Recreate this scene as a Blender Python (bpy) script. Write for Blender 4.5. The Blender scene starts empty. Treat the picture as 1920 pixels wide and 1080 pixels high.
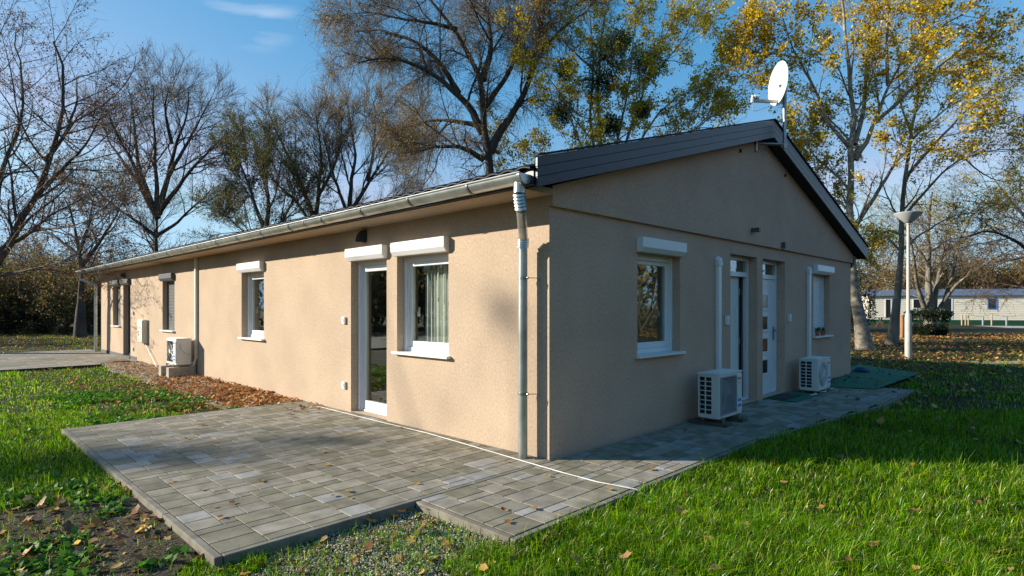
import bpy, math, random
import numpy as np
from mathutils import Vector, Matrix
random.seed(7); RNG = np.random.default_rng(11)
R_ = math.radians
SC = bpy.context.scene
COL = SC.collection

# ------------------------------------------------------------------ camera, sky, sun, exposure
cd = bpy.data.cameras.new('camera'); cam = bpy.data.objects.new('camera', cd); COL.objects.link(cam)
cam.location = (0, 0, 1.5); cam.rotation_euler = (R_(90), 0, 0)
cd.sensor_width = 36; cd.lens = 20.494; cd.shift_y = 0.01875; cd.clip_start = .05; cd.clip_end = 3000
SC.camera = cam
SUN_EL = R_(21.0)
SUN_DIR = Vector((-math.cos(SUN_EL) * 0.9995, math.cos(SUN_EL) * 0.03, math.sin(SUN_EL))).normalized()
AZ = math.atan2(SUN_DIR.x, SUN_DIR.y)
W = bpy.data.worlds.new('World'); SC.world = W; W.use_nodes = True
nt = W.node_tree; N = nt.nodes; LK = nt.links
bgn = N['Background']; bgn.inputs['Strength'].default_value = 0.085
sky = N.new('ShaderNodeTexSky'); sky.sky_type = 'NISHITA'; sky.sun_disc = False
sky.sun_elevation = SUN_EL; sky.sun_rotation = AZ; sky.air_density = 1.0; sky.dust_density = 0.15; sky.ozone_density = 3.0
# thin cirrus wisps: a noise over the sky direction, only inside one patch of sky
tc = N.new('ShaderNodeTexCoord')
mp = N.new('ShaderNodeMapping'); mp.inputs['Scale'].default_value = (2.2, 2.2, 17); mp.inputs['Rotation'].default_value = (0, R_(10), 0)
nz = N.new('ShaderNodeTexNoise'); nz.inputs['Scale'].default_value = 3.0; nz.inputs['Detail'].default_value = 6; nz.inputs['Distortion'].default_value = 0.6
rp = N.new('ShaderNodeMapRange'); rp.inputs['From Min'].default_value = .5; rp.inputs['From Max'].default_value = .75
cdv = Vector(((475 - 960) / 1093, 1, (576 - 8) / 1093)).normalized()
dt = N.new('ShaderNodeVectorMath'); dt.operation = 'DOT_PRODUCT'; dt.inputs[1].default_value = cdv
mr = N.new('ShaderNodeMapRange'); mr.inputs['From Min'].default_value = math.cos(R_(4.2)); mr.inputs['From Max'].default_value = math.cos(R_(.5)); mr.interpolation_type = 'SMOOTHSTEP'
ml = N.new('ShaderNodeMath'); ml.operation = 'MULTIPLY'
m2 = N.new('ShaderNodeMath'); m2.operation = 'MULTIPLY'; m2.inputs[1].default_value = .32
mx = N.new('ShaderNodeMix'); mx.data_type = 'RGBA'; mx.inputs['B'].default_value = (6, 6.4, 7, 1)
LK.new(tc.outputs['Generated'], mp.inputs['Vector']); LK.new(mp.outputs[0], nz.inputs['Vector'])
LK.new(nz.outputs['Fac'], rp.inputs['Value']); LK.new(tc.outputs['Generated'], dt.inputs[0]); LK.new(dt.outputs['Value'], mr.inputs['Value'])
LK.new(rp.outputs[0], ml.inputs[0]); LK.new(mr.outputs[0], ml.inputs[1]); LK.new(ml.outputs[0], m2.inputs[0])
LK.new(m2.outputs[0], mx.inputs['Factor']); 
sx_ = N.new('ShaderNodeSeparateColor'); cx_ = N.new('ShaderNodeCombineColor'); LK.new(sky.outputs[0], sx_.inputs[0])
for i_, (g_, k_) in enumerate(((2.1, .655), (.86, 1.30), (.55, 2.14))):       # deeper autumn blue away from the sun
    p_ = N.new('ShaderNodeMath'); p_.operation = 'POWER'; p_.inputs[1].default_value = g_; q_ = N.new('ShaderNodeMath'); q_.operation = 'MULTIPLY'; q_.inputs[1].default_value = k_
    LK.new(sx_.outputs[i_], p_.inputs[0]); LK.new(p_.outputs[0], q_.inputs[0]); c_ = N.new('ShaderNodeMath'); c_.operation = 'MINIMUM'; c_.inputs[1].default_value = (2.9, 4.6, 6.5)[i_]; LK.new(q_.outputs[0], c_.inputs[0]); LK.new(c_.outputs[0], cx_.inputs[i_])
LK.new(cx_.outputs[0], mx.inputs['A']); LK.new(mx.outputs['Result'], bgn.inputs['Color'])
sl = bpy.data.lights.new('sun', 'SUN'); so = bpy.data.objects.new('sun', sl); COL.objects.link(so)
sl.energy = 4.35; sl.angle = R_(.53); sl.color = (1.0, .92, .77)
so.rotation_euler = SUN_DIR.to_track_quat('Z', 'Y').to_euler()
SC.view_settings.view_transform = 'Standard'; SC.view_settings.look = 'None'
SC.view_settings.exposure = 0.98; SC.view_settings.gamma = 1
SC.cycles.max_bounces = 7; SC.cycles.transparent_max_bounces = 12
SC.cycles.caustics_reflective = False; SC.cycles.caustics_refractive = False

# ------------------------------------------------------------------ frames of reference
F_, H_ = 1093., 1.5
C0 = np.array([0.367, 5.733]); DX = np.array([0.6999, 0.7143]); DY = np.array([-0.7143, 0.6999])
HROT = math.atan2(0.7143, 0.6999)
def at(px, py, Y): return ((px - 960) / F_ * Y, Y, H_ - (py - 576) / F_ * Y)       # a distance and a bearing
def hw(x, y, z=0.): p = C0 + x * DX + y * DY; return Vector((p[0], p[1], z))        # house frame -> world
def wh(X, Y): d0, d1 = X - C0[0], Y - C0[1]; return d0 * DX[0] + d1 * DX[1], d0 * DY[0] + d1 * DY[1]
GZ = -0.062
def ongr(px, py, z=GZ): Y = (z - H_) / (-(py - 576) / F_); return Vector(((px - 960) / F_ * Y, Y, z))

# ------------------------------------------------------------------ materials
def new_mat(name):
    m = bpy.data.materials.new(name); m.use_nodes = True
    return m, m.node_tree.nodes, m.node_tree.links, m.node_tree.nodes['Principled BSDF']
def mat(name, col, rough=.6, metal=0., var=.0, vscale=4., bump=0., bscale=80., bdist=.003, spec=.5, col2=None, attr=False, detail=4, stretch=None, coat=0.):
    m, n, l, b = new_mat(name)
    b.inputs['Roughness'].default_value = rough; b.inputs['Metallic'].default_value = metal
    b.inputs['Specular IOR Level'].default_value = spec
    if coat: b.inputs['Coat Weight'].default_value = coat
    b.inputs['Base Color'].default_value = (*col, 1)
    t = n.new('ShaderNodeTexCoord'); vec = t.outputs['Object']
    if stretch:
        q = n.new('ShaderNodeMapping'); q.inputs['Scale'].default_value = stretch; l.new(vec, q.inputs[0]); vec = q.outputs[0]
    if var or col2 or attr:
        z = n.new('ShaderNodeTexNoise'); z.inputs['Scale'].default_value = vscale; z.inputs['Detail'].default_value = detail; l.new(vec, z.inputs['Vector'])
        r = n.new('ShaderNodeValToRGB'); r.color_ramp.elements[0].position = .3; r.color_ramp.elements[1].position = .7
        if attr:
            r.color_ramp.elements[0].color = (1 - var, 1 - var, 1 - var, 1); r.color_ramp.elements[1].color = (1 + var * .4, 1 + var * .4, 1 + var * .4, 1)
            a = n.new('ShaderNodeAttribute'); a.attribute_name = 'Col'
            k = n.new('ShaderNodeMix'); k.data_type = 'RGBA'; k.blend_type = 'MULTIPLY'; k.inputs['Factor'].default_value = 1
            l.new(a.outputs['Color'], k.inputs['A']); l.new(r.outputs['Color'], k.inputs['B']); l.new(k.outputs['Result'], b.inputs['Base Color'])
        else:
            c2 = col2 or tuple(c * (1 - var) for c in col)
            r.color_ramp.elements[0].color = (*c2, 1); r.color_ramp.elements[1].color = (*[min(1, c * (1 + var * .3)) for c in col], 1)
            l.new(r.outputs['Color'], b.inputs['Base Color'])
        l.new(z.outputs['Fac'], r.inputs['Fac'])
    if bump:
        z = n.new('ShaderNodeTexNoise'); z.inputs['Scale'].default_value = bscale; z.inputs['Detail'].default_value = 3; l.new(vec, z.inputs['Vector'])
        u = n.new('ShaderNodeBump'); u.inputs['Strength'].default_value = bump; u.inputs['Distance'].default_value = bdist
        l.new(z.outputs['Fac'], u.inputs['Height']); l.new(u.outputs[0], b.inputs['Normal'])
    return m
def leaf_mat(name, trans=.4, rough=.5, gloss=.1):
    m, n, l, b = new_mat(name); n.remove(b)
    a = n.new('ShaderNodeAttribute'); a.attribute_name = 'Col'
    d = n.new('ShaderNodeBsdfDiffuse'); t = n.new('ShaderNodeBsdfTranslucent'); g = n.new('ShaderNodeBsdfGlossy'); g.inputs['Roughness'].default_value = rough
    g.inputs['Color'].default_value = (1, 1, 1, 1)
    x = n.new('ShaderNodeMixShader'); x.inputs[0].default_value = trans; y = n.new('ShaderNodeMixShader'); y.inputs[0].default_value = gloss
    l.new(a.outputs['Color'], d.inputs['Color']); l.new(a.outputs['Color'], t.inputs['Color'])
    l.new(d.outputs[0], x.inputs[1]); l.new(t.outputs[0], x.inputs[2]); l.new(x.outputs[0], y.inputs[1]); l.new(g.outputs[0], y.inputs[2])
    l.new(y.outputs[0], n['Material Output'].inputs['Surface'])
    return m
def stucco(name, col, k=1.):
    m, n, l, b = new_mat(name); b.inputs['Roughness'].default_value = .93; b.inputs['Specular IOR Level'].default_value = .15
    t = n.new('ShaderNodeTexCoord')
    z1 = n.new('ShaderNodeTexNoise'); z1.inputs['Scale'].default_value = 1.3; z1.inputs['Detail'].default_value = 5
    z2 = n.new('ShaderNodeTexNoise'); z2.inputs['Scale'].default_value = 48; z2.inputs['Detail'].default_value = 6; z2.inputs['Roughness'].default_value = .7
    mpp = n.new('ShaderNodeMapping'); mpp.inputs['Scale'].default_value = (1, 1, .7)
    z3 = n.new('ShaderNodeTexNoise'); z3.inputs['Scale'].default_value = 150; z3.inputs['Detail'].default_value = 3
    l.new(t.outputs['Object'], mpp.inputs[0])
    for z in (z1, z3): l.new(t.outputs['Object'], z.inputs['Vector'])
    l.new(mpp.outputs[0], z2.inputs['Vector'])
    r1 = n.new('ShaderNodeValToRGB'); e = r1.color_ramp.elements; e[0].position = .32; e[0].color = (*[c * .9 for c in col], 1); e[1].position = .68; e[1].color = (*[c * 1.05 for c in col], 1)
    r2 = n.new('ShaderNodeValToRGB'); e = r2.color_ramp.elements; e[0].position = .34; e[0].color = (.80, .78, .765, 1); e[1].position = .62; e[1].color = (1.06, 1.06, 1.06, 1)
    x = n.new('ShaderNodeMix'); x.data_type = 'RGBA'; x.blend_type = 'MULTIPLY'; x.inputs['Factor'].default_value = 1
    l.new(z1.outputs['Fac'], r1.inputs[0]); l.new(z2.outputs['Fac'], r2.inputs[0]); l.new(r1.outputs[0], x.inputs['A']); l.new(r2.outputs[0], x.inputs['B']); l.new(x.outputs['Result'], b.inputs['Base Color'])
    a = n.new('ShaderNodeMath'); a.operation = 'ADD'; s = n.new('ShaderNodeMath'); s.operation = 'MULTIPLY'; s.inputs[1].default_value = .5
    l.new(z3.outputs['Fac'], s.inputs[0]); l.new(z2.outputs['Fac'], a.inputs[0]); l.new(s.outputs[0], a.inputs[1])
    u = n.new('ShaderNodeBump'); u.inputs['Strength'].default_value = .6 * k; u.inputs['Distance'].default_value = .0055
    l.new(a.outputs[0], u.inputs['Height']); l.new(u.outputs[0], b.inputs['Normal'])
    return m
def glass_mat():
    m, n, l, b = new_mat('window_glass'); n.remove(b)
    lw = n.new('ShaderNodeLayerWeight'); lw.inputs['Blend'].default_value = .5; pw = n.new('ShaderNodeMath'); pw.operation = 'POWER'; pw.inputs[1].default_value = 3.2; f = n.new('ShaderNodeMath'); f.operation = 'MULTIPLY_ADD'; f.inputs[1].default_value = .85; f.inputs[2].default_value = .07; l.new(lw.outputs['Facing'], pw.inputs[0]); l.new(pw.outputs[0], f.inputs[0])
    t = n.new('ShaderNodeBsdfTransparent'); t.inputs['Color'].default_value = (.82, .86, .84, 1)
    g = n.new('ShaderNodeBsdfGlossy'); g.inputs['Roughness'].default_value = .01; g.inputs['Color'].default_value = (.95, 1, 1, 1)
    x = n.new('ShaderNodeMixShader'); l.new(f.outputs[0], x.inputs[0]); l.new(t.outputs[0], x.inputs[1]); l.new(g.outputs[0], x.inputs[2]); l.new(x.outputs[0], n['Material Output'].inputs['Surface'])
    return m
STUC = (.52, .40, .295)
M = dict(
    stucco=stucco('beige_stucco', STUC), stucco2=stucco('gable_stucco_shade_tint', (.60, .405, .30)),  # second is the same stucco, reddened to set its tone in shade
    plinth=mat('dark_plinth', (.09, .095, .10), .85, bump=.3),
    pvc=mat('white_pvc', (.80, .80, .80), .32, var=.05, vscale=2), pvc_matt=mat('white_painted_metal', (.76, .75, .72), .4, var=.05, vscale=3),
    cream=mat('cream_plastic', (.66, .63, .55), .45, var=.08), trunking=mat('cream_trunking', (.68, .63, .54), .45),
    anthracite=mat('anthracite_aluminium', (.075, .082, .088), .45, var=.1), slat=mat('grey_slats', (.13, .135, .135), .4),
    fascia=mat('dark_painted_board', (.007, .016, .032), .4, var=.35, vscale=1.5, bump=.35, bscale=12, bdist=.002, stretch=(1, 1, 7)),
    fascia_in=mat('dark_soffit_board', (.018, .02, .024), .8), roof=mat('brown_metal_roof', (.035, .03, .03), .62, var=.3, vscale=3, spec=.25),
    zinc=mat('galvanised_steel', (.60, .63, .61), .34, metal=.85, var=.28, vscale=6, bump=.05, bscale=20), zinc_dull=mat('weathered_zinc', (.36, .38, .38), .42, metal=1, var=.35, vscale=9),
    black=mat('black_void', (.01, .01, .012), .7), rubber=mat('black_rubber', (.02, .02, .02), .7), grille=mat('dark_coil', (.02, .023, .025), .5, bump=.6, bscale=200),
    ac=mat('ac_casing', (.72, .72, .68), .42, var=.06), ac_mesh=mat('ac_grille', (.30, .32, .33), .5), fan=mat('fan_blade', (.42, .43, .42), .4),
    red=mat('red_print', (.55, .05, .03), .5), blue=mat('blue_print', (.05, .22, .6), .5), white=mat('white_print', (.8, .8, .8), .5),
    concrete=mat('concrete', (.42, .37, .29), .92, var=.3, vscale=9, bump=.5, bscale=60), kerb=mat('kerb_concrete', (.23, .205, .16), .92, var=.35, vscale=7, bump=.5, bscale=90),
    paver=mat('paver', (.3, .3, .28), .9, var=.34, vscale=7, bump=.6, bscale=220, bdist=.002, attr=True, spec=.25, detail=9), joint=mat('paver_joint', (.05, .042, .03), 1, var=.4, vscale=30, bump=.5),
    mat_g=mat('green_turf_mat', (.01, .17, .095), .95, var=.25, vscale=5, bump=1, bscale=300, bdist=.006), doormat=mat('rubber_doormat', (.03, .03, .032), .9, bump=1, bscale=150),
    coir=mat('coir_doormat', (.18, .10, .04), .95, bump=1, bscale=200), glass=glass_mat(), curtain=mat('curtain', (.75, .74, .66), .9), room=mat('room_wall', (.22, .19, .15), .9),
    dish=mat('dish_white', (.82, .81, .79), .4), lampmetal=mat('painted_post', (.50, .47, .41), .5, var=.15, vscale=3), lamptop=mat('lamp_hood', (.42, .42, .42), .5),
    cable=mat('white_cable', (.60, .59, .56), .55, var=.3, vscale=5), terracotta=mat('terracotta', (.35, .13, .06), .8), clad=mat('cream_cladding', (.78, .71, .58), .6, var=.08),
    clad_trim=mat('yellowish_trim', (.62, .56, .36), .6), roofblue=mat('grey_blue_roof', (.12, .15, .22), .5, var=.2), greenskirt=mat('green_skirting', (.008, .07, .035), .7, var=.3),
    darkwood=mat('dark_wood', (.07, .05, .035), .85, var=.3), wood=mat('orange_wood', (.36, .17, .07), .8, var=.3, vscale=8), palewood=mat('pale_post_wood', (.45, .33, .19), .8, var=.2), greypost=mat('grey_post', (.25, .26, .28), .7), darkglass=mat('dark_window', (.02, .025, .03), .12),
    bluetrim=mat('blue_shutter', (.05, .2, .5), .5), dirtblue=mat('blue_tarpaulin', (.03, .06, .14), .6),
    gravel=mat('gravel_stone', (.5, .5, .5), .85, var=.25, vscale=40, attr=True), litter=leaf_mat('dry_leaf', .18, .5, .03), grass=leaf_mat('grass_blade', .5, .3, .02),
    foliage=leaf_mat('tree_leaf', .5, .5, .022), steel=mat('bracket_steel', (.3, .31, .32), .35, metal=.9, var=.2),
)
def bark(name, c1, c2, sc=6., st=(1, 1, .25), bands=False):
    m = mat(name, c1, .93, col2=c2, vscale=sc, bump=.9, bscale=sc * 3, bdist=.03, stretch=st, detail=8); return m
BK_DARK = bark('dark_bark', (.10, .078, .06), (.038, .03, .025)); BK_WIL = bark('willow_bark', (.10, .076, .052), (.035, .027, .02))
BK_POP = bark('pale_poplar_bark', (.42, .37, .29), (.10, .08, .06), 5, (1, 1, 1.6)); BK_GREY = bark('grey_bark', (.28, .25, .20), (.09, .075, .06), 5)
TW_DARK = mat('dark_twig', (.042, .03, .022), .9); TW_WIL = mat('willow_twig', (.13, .09, .05), .85); TW_PALE = mat('pale_twig', (.22, .17, .11), .85); TW_BR = mat('brown_twig', (.11, .07, .04), .9)

# ------------------------------------------------------------------ mesh building
class MB:
    def __init__(s): s.v = []; s.f = []; s.mi = []; s.c = []; s.m = 0; s.col = (1, 1, 1)
    def add(s, vs, fs):
        o = len(s.v); s.v += [tuple(p) for p in vs]; s.c += [s.col] * len(vs)
        for f in fs: s.f.append(tuple(i + o for i in f)); s.mi.append(s.m)
        return s
    def box(s, x0, x1, y0, y1, z0, z1):
        x0, x1 = sorted((x0, x1)); y0, y1 = sorted((y0, y1)); z0, z1 = sorted((z0, z1))
        return s.add([(x0, y0, z0), (x1, y0, z0), (x1, y1, z0), (x0, y1, z0), (x0, y0, z1), (x1, y0, z1), (x1, y1, z1), (x0, y1, z1)],
                     [(3, 2, 1, 0), (4, 5, 6, 7), (0, 1, 5, 4), (1, 2, 6, 5), (2, 3, 7, 6), (3, 0, 4, 7)])
    def obox(s, p0, p1, w, h, up=(0, 0, 1)):
        p0, p1 = Vector(p0), Vector(p1); d = (p1 - p0).normalized(); a = d.cross(Vector(up)).normalized() * w / 2; b = a.normalized().cross(d) * h / 2
        vs = [p + i * a + j * b for p in (p0, p1) for i, j in ((-1, -1), (1, -1), (1, 1), (-1, 1))]
        return s.add(vs, [(3, 2, 1, 0), (4, 5, 6, 7), (0, 1, 5, 4), (1, 2, 6, 5), (2, 3, 7, 6), (3, 0, 4, 7)])
    def prism(s, prof, axis, a0, a1):                       # profile in the two other axes, order (x,y,z) minus axis
        def P(u, v, a): return {'x': (a, u, v), 'y': (u, a, v), 'z': (u, v, a)}[axis]
        n = len(prof); vs = [P(u, v, a0) for u, v in prof] + [P(u, v, a1) for u, v in prof]
        return s.add(vs, [tuple(range(n))[::-1], tuple(range(n, 2 * n))] + [(i, (i + 1) % n, n + (i + 1) % n, n + i) for i in range(n)])
    def tube(s, pts, r, n=12, caps=True):
        pts = [Vector(p) for p in pts]; rs = r if isinstance(r, (list, tuple)) else [r] * len(pts); vs = []; ref = None
        for i, p in enumerate(pts):
            t = (pts[min(i + 1, len(pts) - 1)] - pts[max(i - 1, 0)]).normalized()
            if ref is None: ref = t.orthogonal().normalized()
            ref = (ref - t * ref.dot(t)).normalized(); b = t.cross(ref)
            vs += [p + (ref * math.cos(k * 2 * math.pi / n) + b * math.sin(k * 2 * math.pi / n)) * rs[i] for k in range(n)]
        fs = [(i * n + k, i * n + (k + 1) % n, (i + 1) * n + (k + 1) % n, (i + 1) * n + k) for i in range(len(pts) - 1) for k in range(n)]
        if caps: fs += [tuple(range(n))[::-1], tuple(range((len(pts) - 1) * n, len(pts) * n))]
        return s.add(vs, fs)
    def lathe(s, prof, c=(0, 0, 0), n=24):
        vs = [(c[0] + r * math.cos(k * 2 * math.pi / n), c[1] + r * math.sin(k * 2 * math.pi / n), c[2] + z) for r, z in prof for k in range(n)]
        fs = [(i * n + k, i * n + (k + 1) % n, (i + 1) * n + (k + 1) % n, (i + 1) * n + k) for i in range(len(prof) - 1) for k in range(n)]
        return s.add(vs, fs + [tuple(range(n))[::-1], tuple(range((len(prof) - 1) * n, len(prof) * n))])
    def build(s, name, mats, parent=None, bevel=0., smooth=False, color=False):
        me = bpy.data.meshes.new(name); me.from_pydata(s.v, [], s.f); me.update()
        for m in (mats if isinstance(mats, (list, tuple)) else [mats]): me.materials.append(m)
        if any(s.mi): me.polygons.foreach_set('material_index', s.mi)
        if color:
            a = me.color_attributes.new('Col', 'FLOAT_COLOR', 'POINT'); a.data.foreach_set('color', np.c_[np.array(s.c), np.ones(len(s.c))].astype(np.float32).ravel())
        import bmesh
        bm = bmesh.new(); bm.from_mesh(me); bmesh.ops.recalc_face_normals(bm, faces=bm.faces); bm.to_mesh(me); bm.free()
        if smooth: me.polygons.foreach_set('use_smooth', [True] * len(me.polygons)); me.set_sharp_from_angle(angle=R_(40))
        o = bpy.data.objects.new(name, me); COL.objects.link(o); o.parent = parent
        if bevel: b = o.modifiers.new('bevel', 'BEVEL'); b.width = bevel; b.segments = 2; b.limit_method = 'ANGLE'; b.harden_normals = False
        return o
def np_mesh(name, V, Fq, mats, parent=None, mi=None, cols=None, smooth=False, Ft=None):
    """quads (n,4) and optional triangles (m,3) from numpy arrays"""
    me = bpy.data.meshes.new(name); V = np.asarray(V, np.float32); nq = len(Fq); ntr = 0 if Ft is None else len(Ft)
    me.vertices.add(len(V)); me.vertices.foreach_set('co', V.ravel())
    li = np.asarray(Fq, np.int32).ravel(); ls = np.arange(nq, dtype=np.int32) * 4
    if ntr: ls = np.r_[ls, nq * 4 + np.arange(ntr, dtype=np.int32) * 3]; li = np.r_[li, np.asarray(Ft, np.int32).ravel()]
    me.loops.add(len(li)); me.loops.foreach_set('vertex_index', li.astype(np.int32))
    me.polygons.add(nq + ntr); me.polygons.foreach_set('loop_start', ls.astype(np.int32))
    if mi is not None: me.polygons.foreach_set('material_index', np.asarray(mi, np.int32))
    if smooth: me.polygons.foreach_set('use_smooth', np.ones(nq + ntr, bool))
    for m in (mats if isinstance(mats, (list, tuple)) else [mats]): me.materials.append(m)
    if cols is not None:
        a = me.color_attributes.new('Col', 'FLOAT_COLOR', 'POINT'); a.data.foreach_set('color', np.c_[cols, np.ones(len(cols))].astype(np.float32).ravel())
    me.update(calc_edges=True)
    o = bpy.data.objects.new(name, me); COL.objects.link(o); o.parent = parent
    return o
def tag(o, label, cat, group=None, kind=None):
    if label: o['label'] = label
    if cat: o['category'] = cat
    if group: o['group'] = group
    if kind: o['kind'] = kind
    return o
def thing(name, label, cat, loc=(0, 0, 0), rz=0., group=None):
    o = bpy.data.objects.new(name, None); COL.objects.link(o); o.location = loc; o.rotation_euler = (0, 0, rz); o.empty_display_size = .2
    return tag(o, label, cat, group)
def struct(o): o['kind'] = 'structure'; return o

# ------------------------------------------------------------------ ground masks (house frame)
def blob(x, y, cx, cy, rx, ry): return 1 - np.sqrt(((x - cx) / rx) ** 2 + ((y - cy) / ry) ** 2)
def ground_material():
    m, n, l, b = new_mat('ground_soil_and_turf'); b.inputs['Roughness'].default_value = .95; b.inputs['Specular IOR Level'].default_value = .2
    t = n.new('ShaderNodeTexCoord')
    z1 = n.new('ShaderNodeTexNoise'); z1.inputs['Scale'].default_value = .6; z1.inputs['Detail'].default_value = 8
    z2 = n.new('ShaderNodeTexNoise'); z2.inputs['Scale'].default_value = 14; z2.inputs['Detail'].default_value = 8
    z3 = n.new('ShaderNodeTexVoronoi'); z3.inputs['Scale'].default_value = 11
    for z in (z1, z2, z3): l.new(t.outputs['Object'], z.inputs['Vector'])
    r1 = n.new('ShaderNodeValToRGB'); e = r1.color_ramp.elements; e[0].position = .4; e[0].color = (.02, .036, .008, 1); e[1].position = .66; e[1].color = (.07, .05, .02, 1)
    r2 = n.new('ShaderNodeValToRGB'); e = r2.color_ramp.elements; e[0].position = .35; e[0].color = (.35, .33, .3, 1); e[1].position = .7; e[1].color = (1.25, 1.15, 1, 1)
    x = n.new('ShaderNodeMix'); x.data_type = 'RGBA'; x.blend_type = 'MULTIPLY'; x.inputs['Factor'].default_value = 1
    l.new(z1.outputs['Fac'], r1.inputs[0]); l.new(z2.outputs['Fac'], r2.inputs[0]); l.new(r1.outputs[0], x.inputs['A']); l.new(r2.outputs[0], x.inputs['B'])
    l.new(x.outputs['Result'], b.inputs['Base Color'])
    u = n.new('ShaderNodeBump'); u.inputs['Strength'].default_value = .8; u.inputs['Distance'].default_value = .03; l.new(z2.outputs['Fac'], u.inputs['Height']); l.new(u.outputs[0], b.inputs['Normal'])
    return m
def gheight(X, Y):
    return GZ + .012 * np.sin(X * 1.3 + .5) * np.cos(Y * 1.7) + .006 * np.sin(X * 4.1 + Y * 3.3)
def grid_axis():
    a = [0.]; d = .3
    while a[-1] < 900: a.append(a[-1] + d); d = d if a[-1] < 20 else d * 1.22
    a = np.array(a); return np.r_[-a[::-1][:-1], a]
gx = grid_axis(); gy = gx + 8.
GX, GY = np.meshgrid(gx, gy, indexing='xy'); nx, ny = len(gx), len(gy)
near = np.clip(1 - np.hypot(GX, GY - 8) / 40, 0, 1)
GZZ = GZ + (gheight(GX, GY) - GZ) * near
idx = (np.arange(ny - 1)[:, None] * nx + np.arange(nx - 1)[None, :]).ravel()
struct(np_mesh('ground', np.c_[GX.ravel(), GY.ravel(), GZZ.ravel()], np.c_[idx, idx + 1, idx + nx + 1, idx + nx], ground_material(), smooth=True))
# hills: a low wooded ridge far off on the left, blue-grey haze put into its colour
hx = np.linspace(-420, 40, 70); hv = []
for i, x in enumerate(hx):
    h = 17 + 7 * math.sin(i * .19) + 3 * math.sin(i * .53) - max(0, (x + 60)) * .18
    hv += [(x, 300 - x * .1, -1), (x, 312 - x * .1, h * .75), (x, 330 - x * .1, max(h, 0)), (x, 380, -1)]
hi = np.array([(4 * i + k, 4 * i + 4 + k, 4 * i + 5 + k, 4 * i + 1 + k) for i in range(len(hx) - 1) for k in range(3)])
struct(np_mesh('hills', np.array(hv), hi, mat('hazy_wooded_hill', (.13, .15, .17), 1, var=.4, vscale=.06), smooth=True))

# ------------------------------------------------------------------ paving
def paving(name, rects, zt=0., th=.07, seed=1, size=.1, colf=None):
    rnd = random.Random(seed); mb = MB(); mj = MB()
    for (x0, x1, y0, y1) in rects:
        mj.box(x0 + .002, x1 - .002, y0 + .002, y1 - .002, zt - th, zt - .0065)
        nxx = int(round((x1 - x0) / size)); nyy = int(round((y1 - y0) / size)); sx = (x1 - x0) / nxx; sy = (y1 - y0) / nyy
        used = [[False] * nyy for _ in range(nxx)]
        for j in range(nyy):
            for i in range(nxx):
                if used[i][j]: continue
                opts = [(3, 2)] * 7 + [(2, 2)] * 4 + [(2, 1)] * 2 + [(3, 1)] * 2 + [(4, 2)] * 1
                rnd.shuffle(opts); opts.append((1, 1))
                for w, h in opts:
                    if i + w <= nxx and j + h <= nyy and not any(used[i + a][j + b_] for a in range(w) for b_ in range(h)): break
                for a in range(w):
                    for b_ in range(h): used[i + a][j + b_] = True
                u = rnd.random()
                if u < .42: g = rnd.uniform(.255, .31); mb.col = (g * 1.08, g * .955, g * .75)
                elif u < .90: g = rnd.uniform(.19, .26); mb.col = (g * 1.06, g * .95, g * .68)
                else: g = rnd.uniform(.30, .35); mb.col = (g, g * .95, g * .86)
                q = .0045; ch = .002; dz = rnd.uniform(-.0007, .0007)
                X0, X1, Y0, Y1 = x0 + i * sx + q, x0 + (i + w) * sx - q, y0 + j * sy + q, y0 + (j + h) * sy - q; Z = zt + dz
                mb.add([(X0, Y0, Z - .02), (X1, Y0, Z - .02), (X1, Y1, Z - .02), (X0, Y1, Z - .02), (X0, Y0, Z - ch), (X1, Y0, Z - ch), (X1, Y1, Z - ch), (X0, Y1, Z - ch),
                        (X0 + ch, Y0 + ch, Z), (X1 - ch, Y0 + ch, Z), (X1 - ch, Y1 - ch, Z), (X0 + ch, Y1 - ch, Z)],
                       [(0, 1, 5, 4), (1, 2, 6, 5), (2, 3, 7, 6), (3, 0, 4, 7), (4, 5, 9, 8), (5, 6, 10, 9), (6, 7, 11, 10), (7, 4, 8, 11), (8, 9, 10, 11)])
    o = mb.build(name, M['paver'], color=True); j = mj.build('joint_sand', M['joint'], o)
    o.location = hw(0, 0); o.rotation_euler = (0, 0, HROT); struct(o); return o
paving('patio', [(-3.06, -.005, .0, 5.2)], seed=3)
paving('walkway', [(-1.6, 2.4, -1.08, -.055), (2.4, 3.3, -1.155, -.055), (3.3, 4.2, -1.255, -.055), (4.2, 5.1, -1.355, -.055), (5.1, 6.0, -1.455, -.055), (6.0, 8.26, -1.52, -.055)], seed=5)
paving('path', [(-14, -.9, 14.7, 21.6), (-.9, -.02, 15.1, 21.6)], seed=9, size=.2)
def kerb(name, segs):
    mb = MB()
    for (ax, ay), (bx, by), zt in segs:
        L = math.hypot(bx - ax, by - ay); k = max(1, round(L)); dx, dy = (bx - ax) / k, (by - ay) / k; ux, uy = dx / (L / k), dy / (L / k)
        for i in range(k):
            g = .003; mb.obox((ax + dx * i + ux * g, ay + dy * i + uy * g, zt - .11), (ax + dx * (i + 1) - ux * g, ay + dy * (i + 1) - uy * g, zt - .11), .05, .22)
    o = mb.build(name, M['kerb'], bevel=.006); o.location = hw(0, 0); o.rotation_euler = (0, 0, HROT); return struct(o)
kerb('kerb', [((-3.087, -.052), (-3.087, 5.2), .003), ((-3.11, -.029), (8.26, -.029), .002) if False else ((-3.06, -.029), (-.02, -.029), .002),
              ((-3.11, 5.228), (-.9, 5.228), -.004)])
kerb('kerb', [((-1.628, -.06), (-1.628, -1.08), -.004), ((-1.65, -1.108), (2.38, -1.108), -.004), ((2.4, -1.115), (5.98, -1.54), -.004), ((6.0, -1.548), (8.31, -1.548), -.004), ((8.287, -1.52), (8.287, -.1), -.004)])
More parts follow.
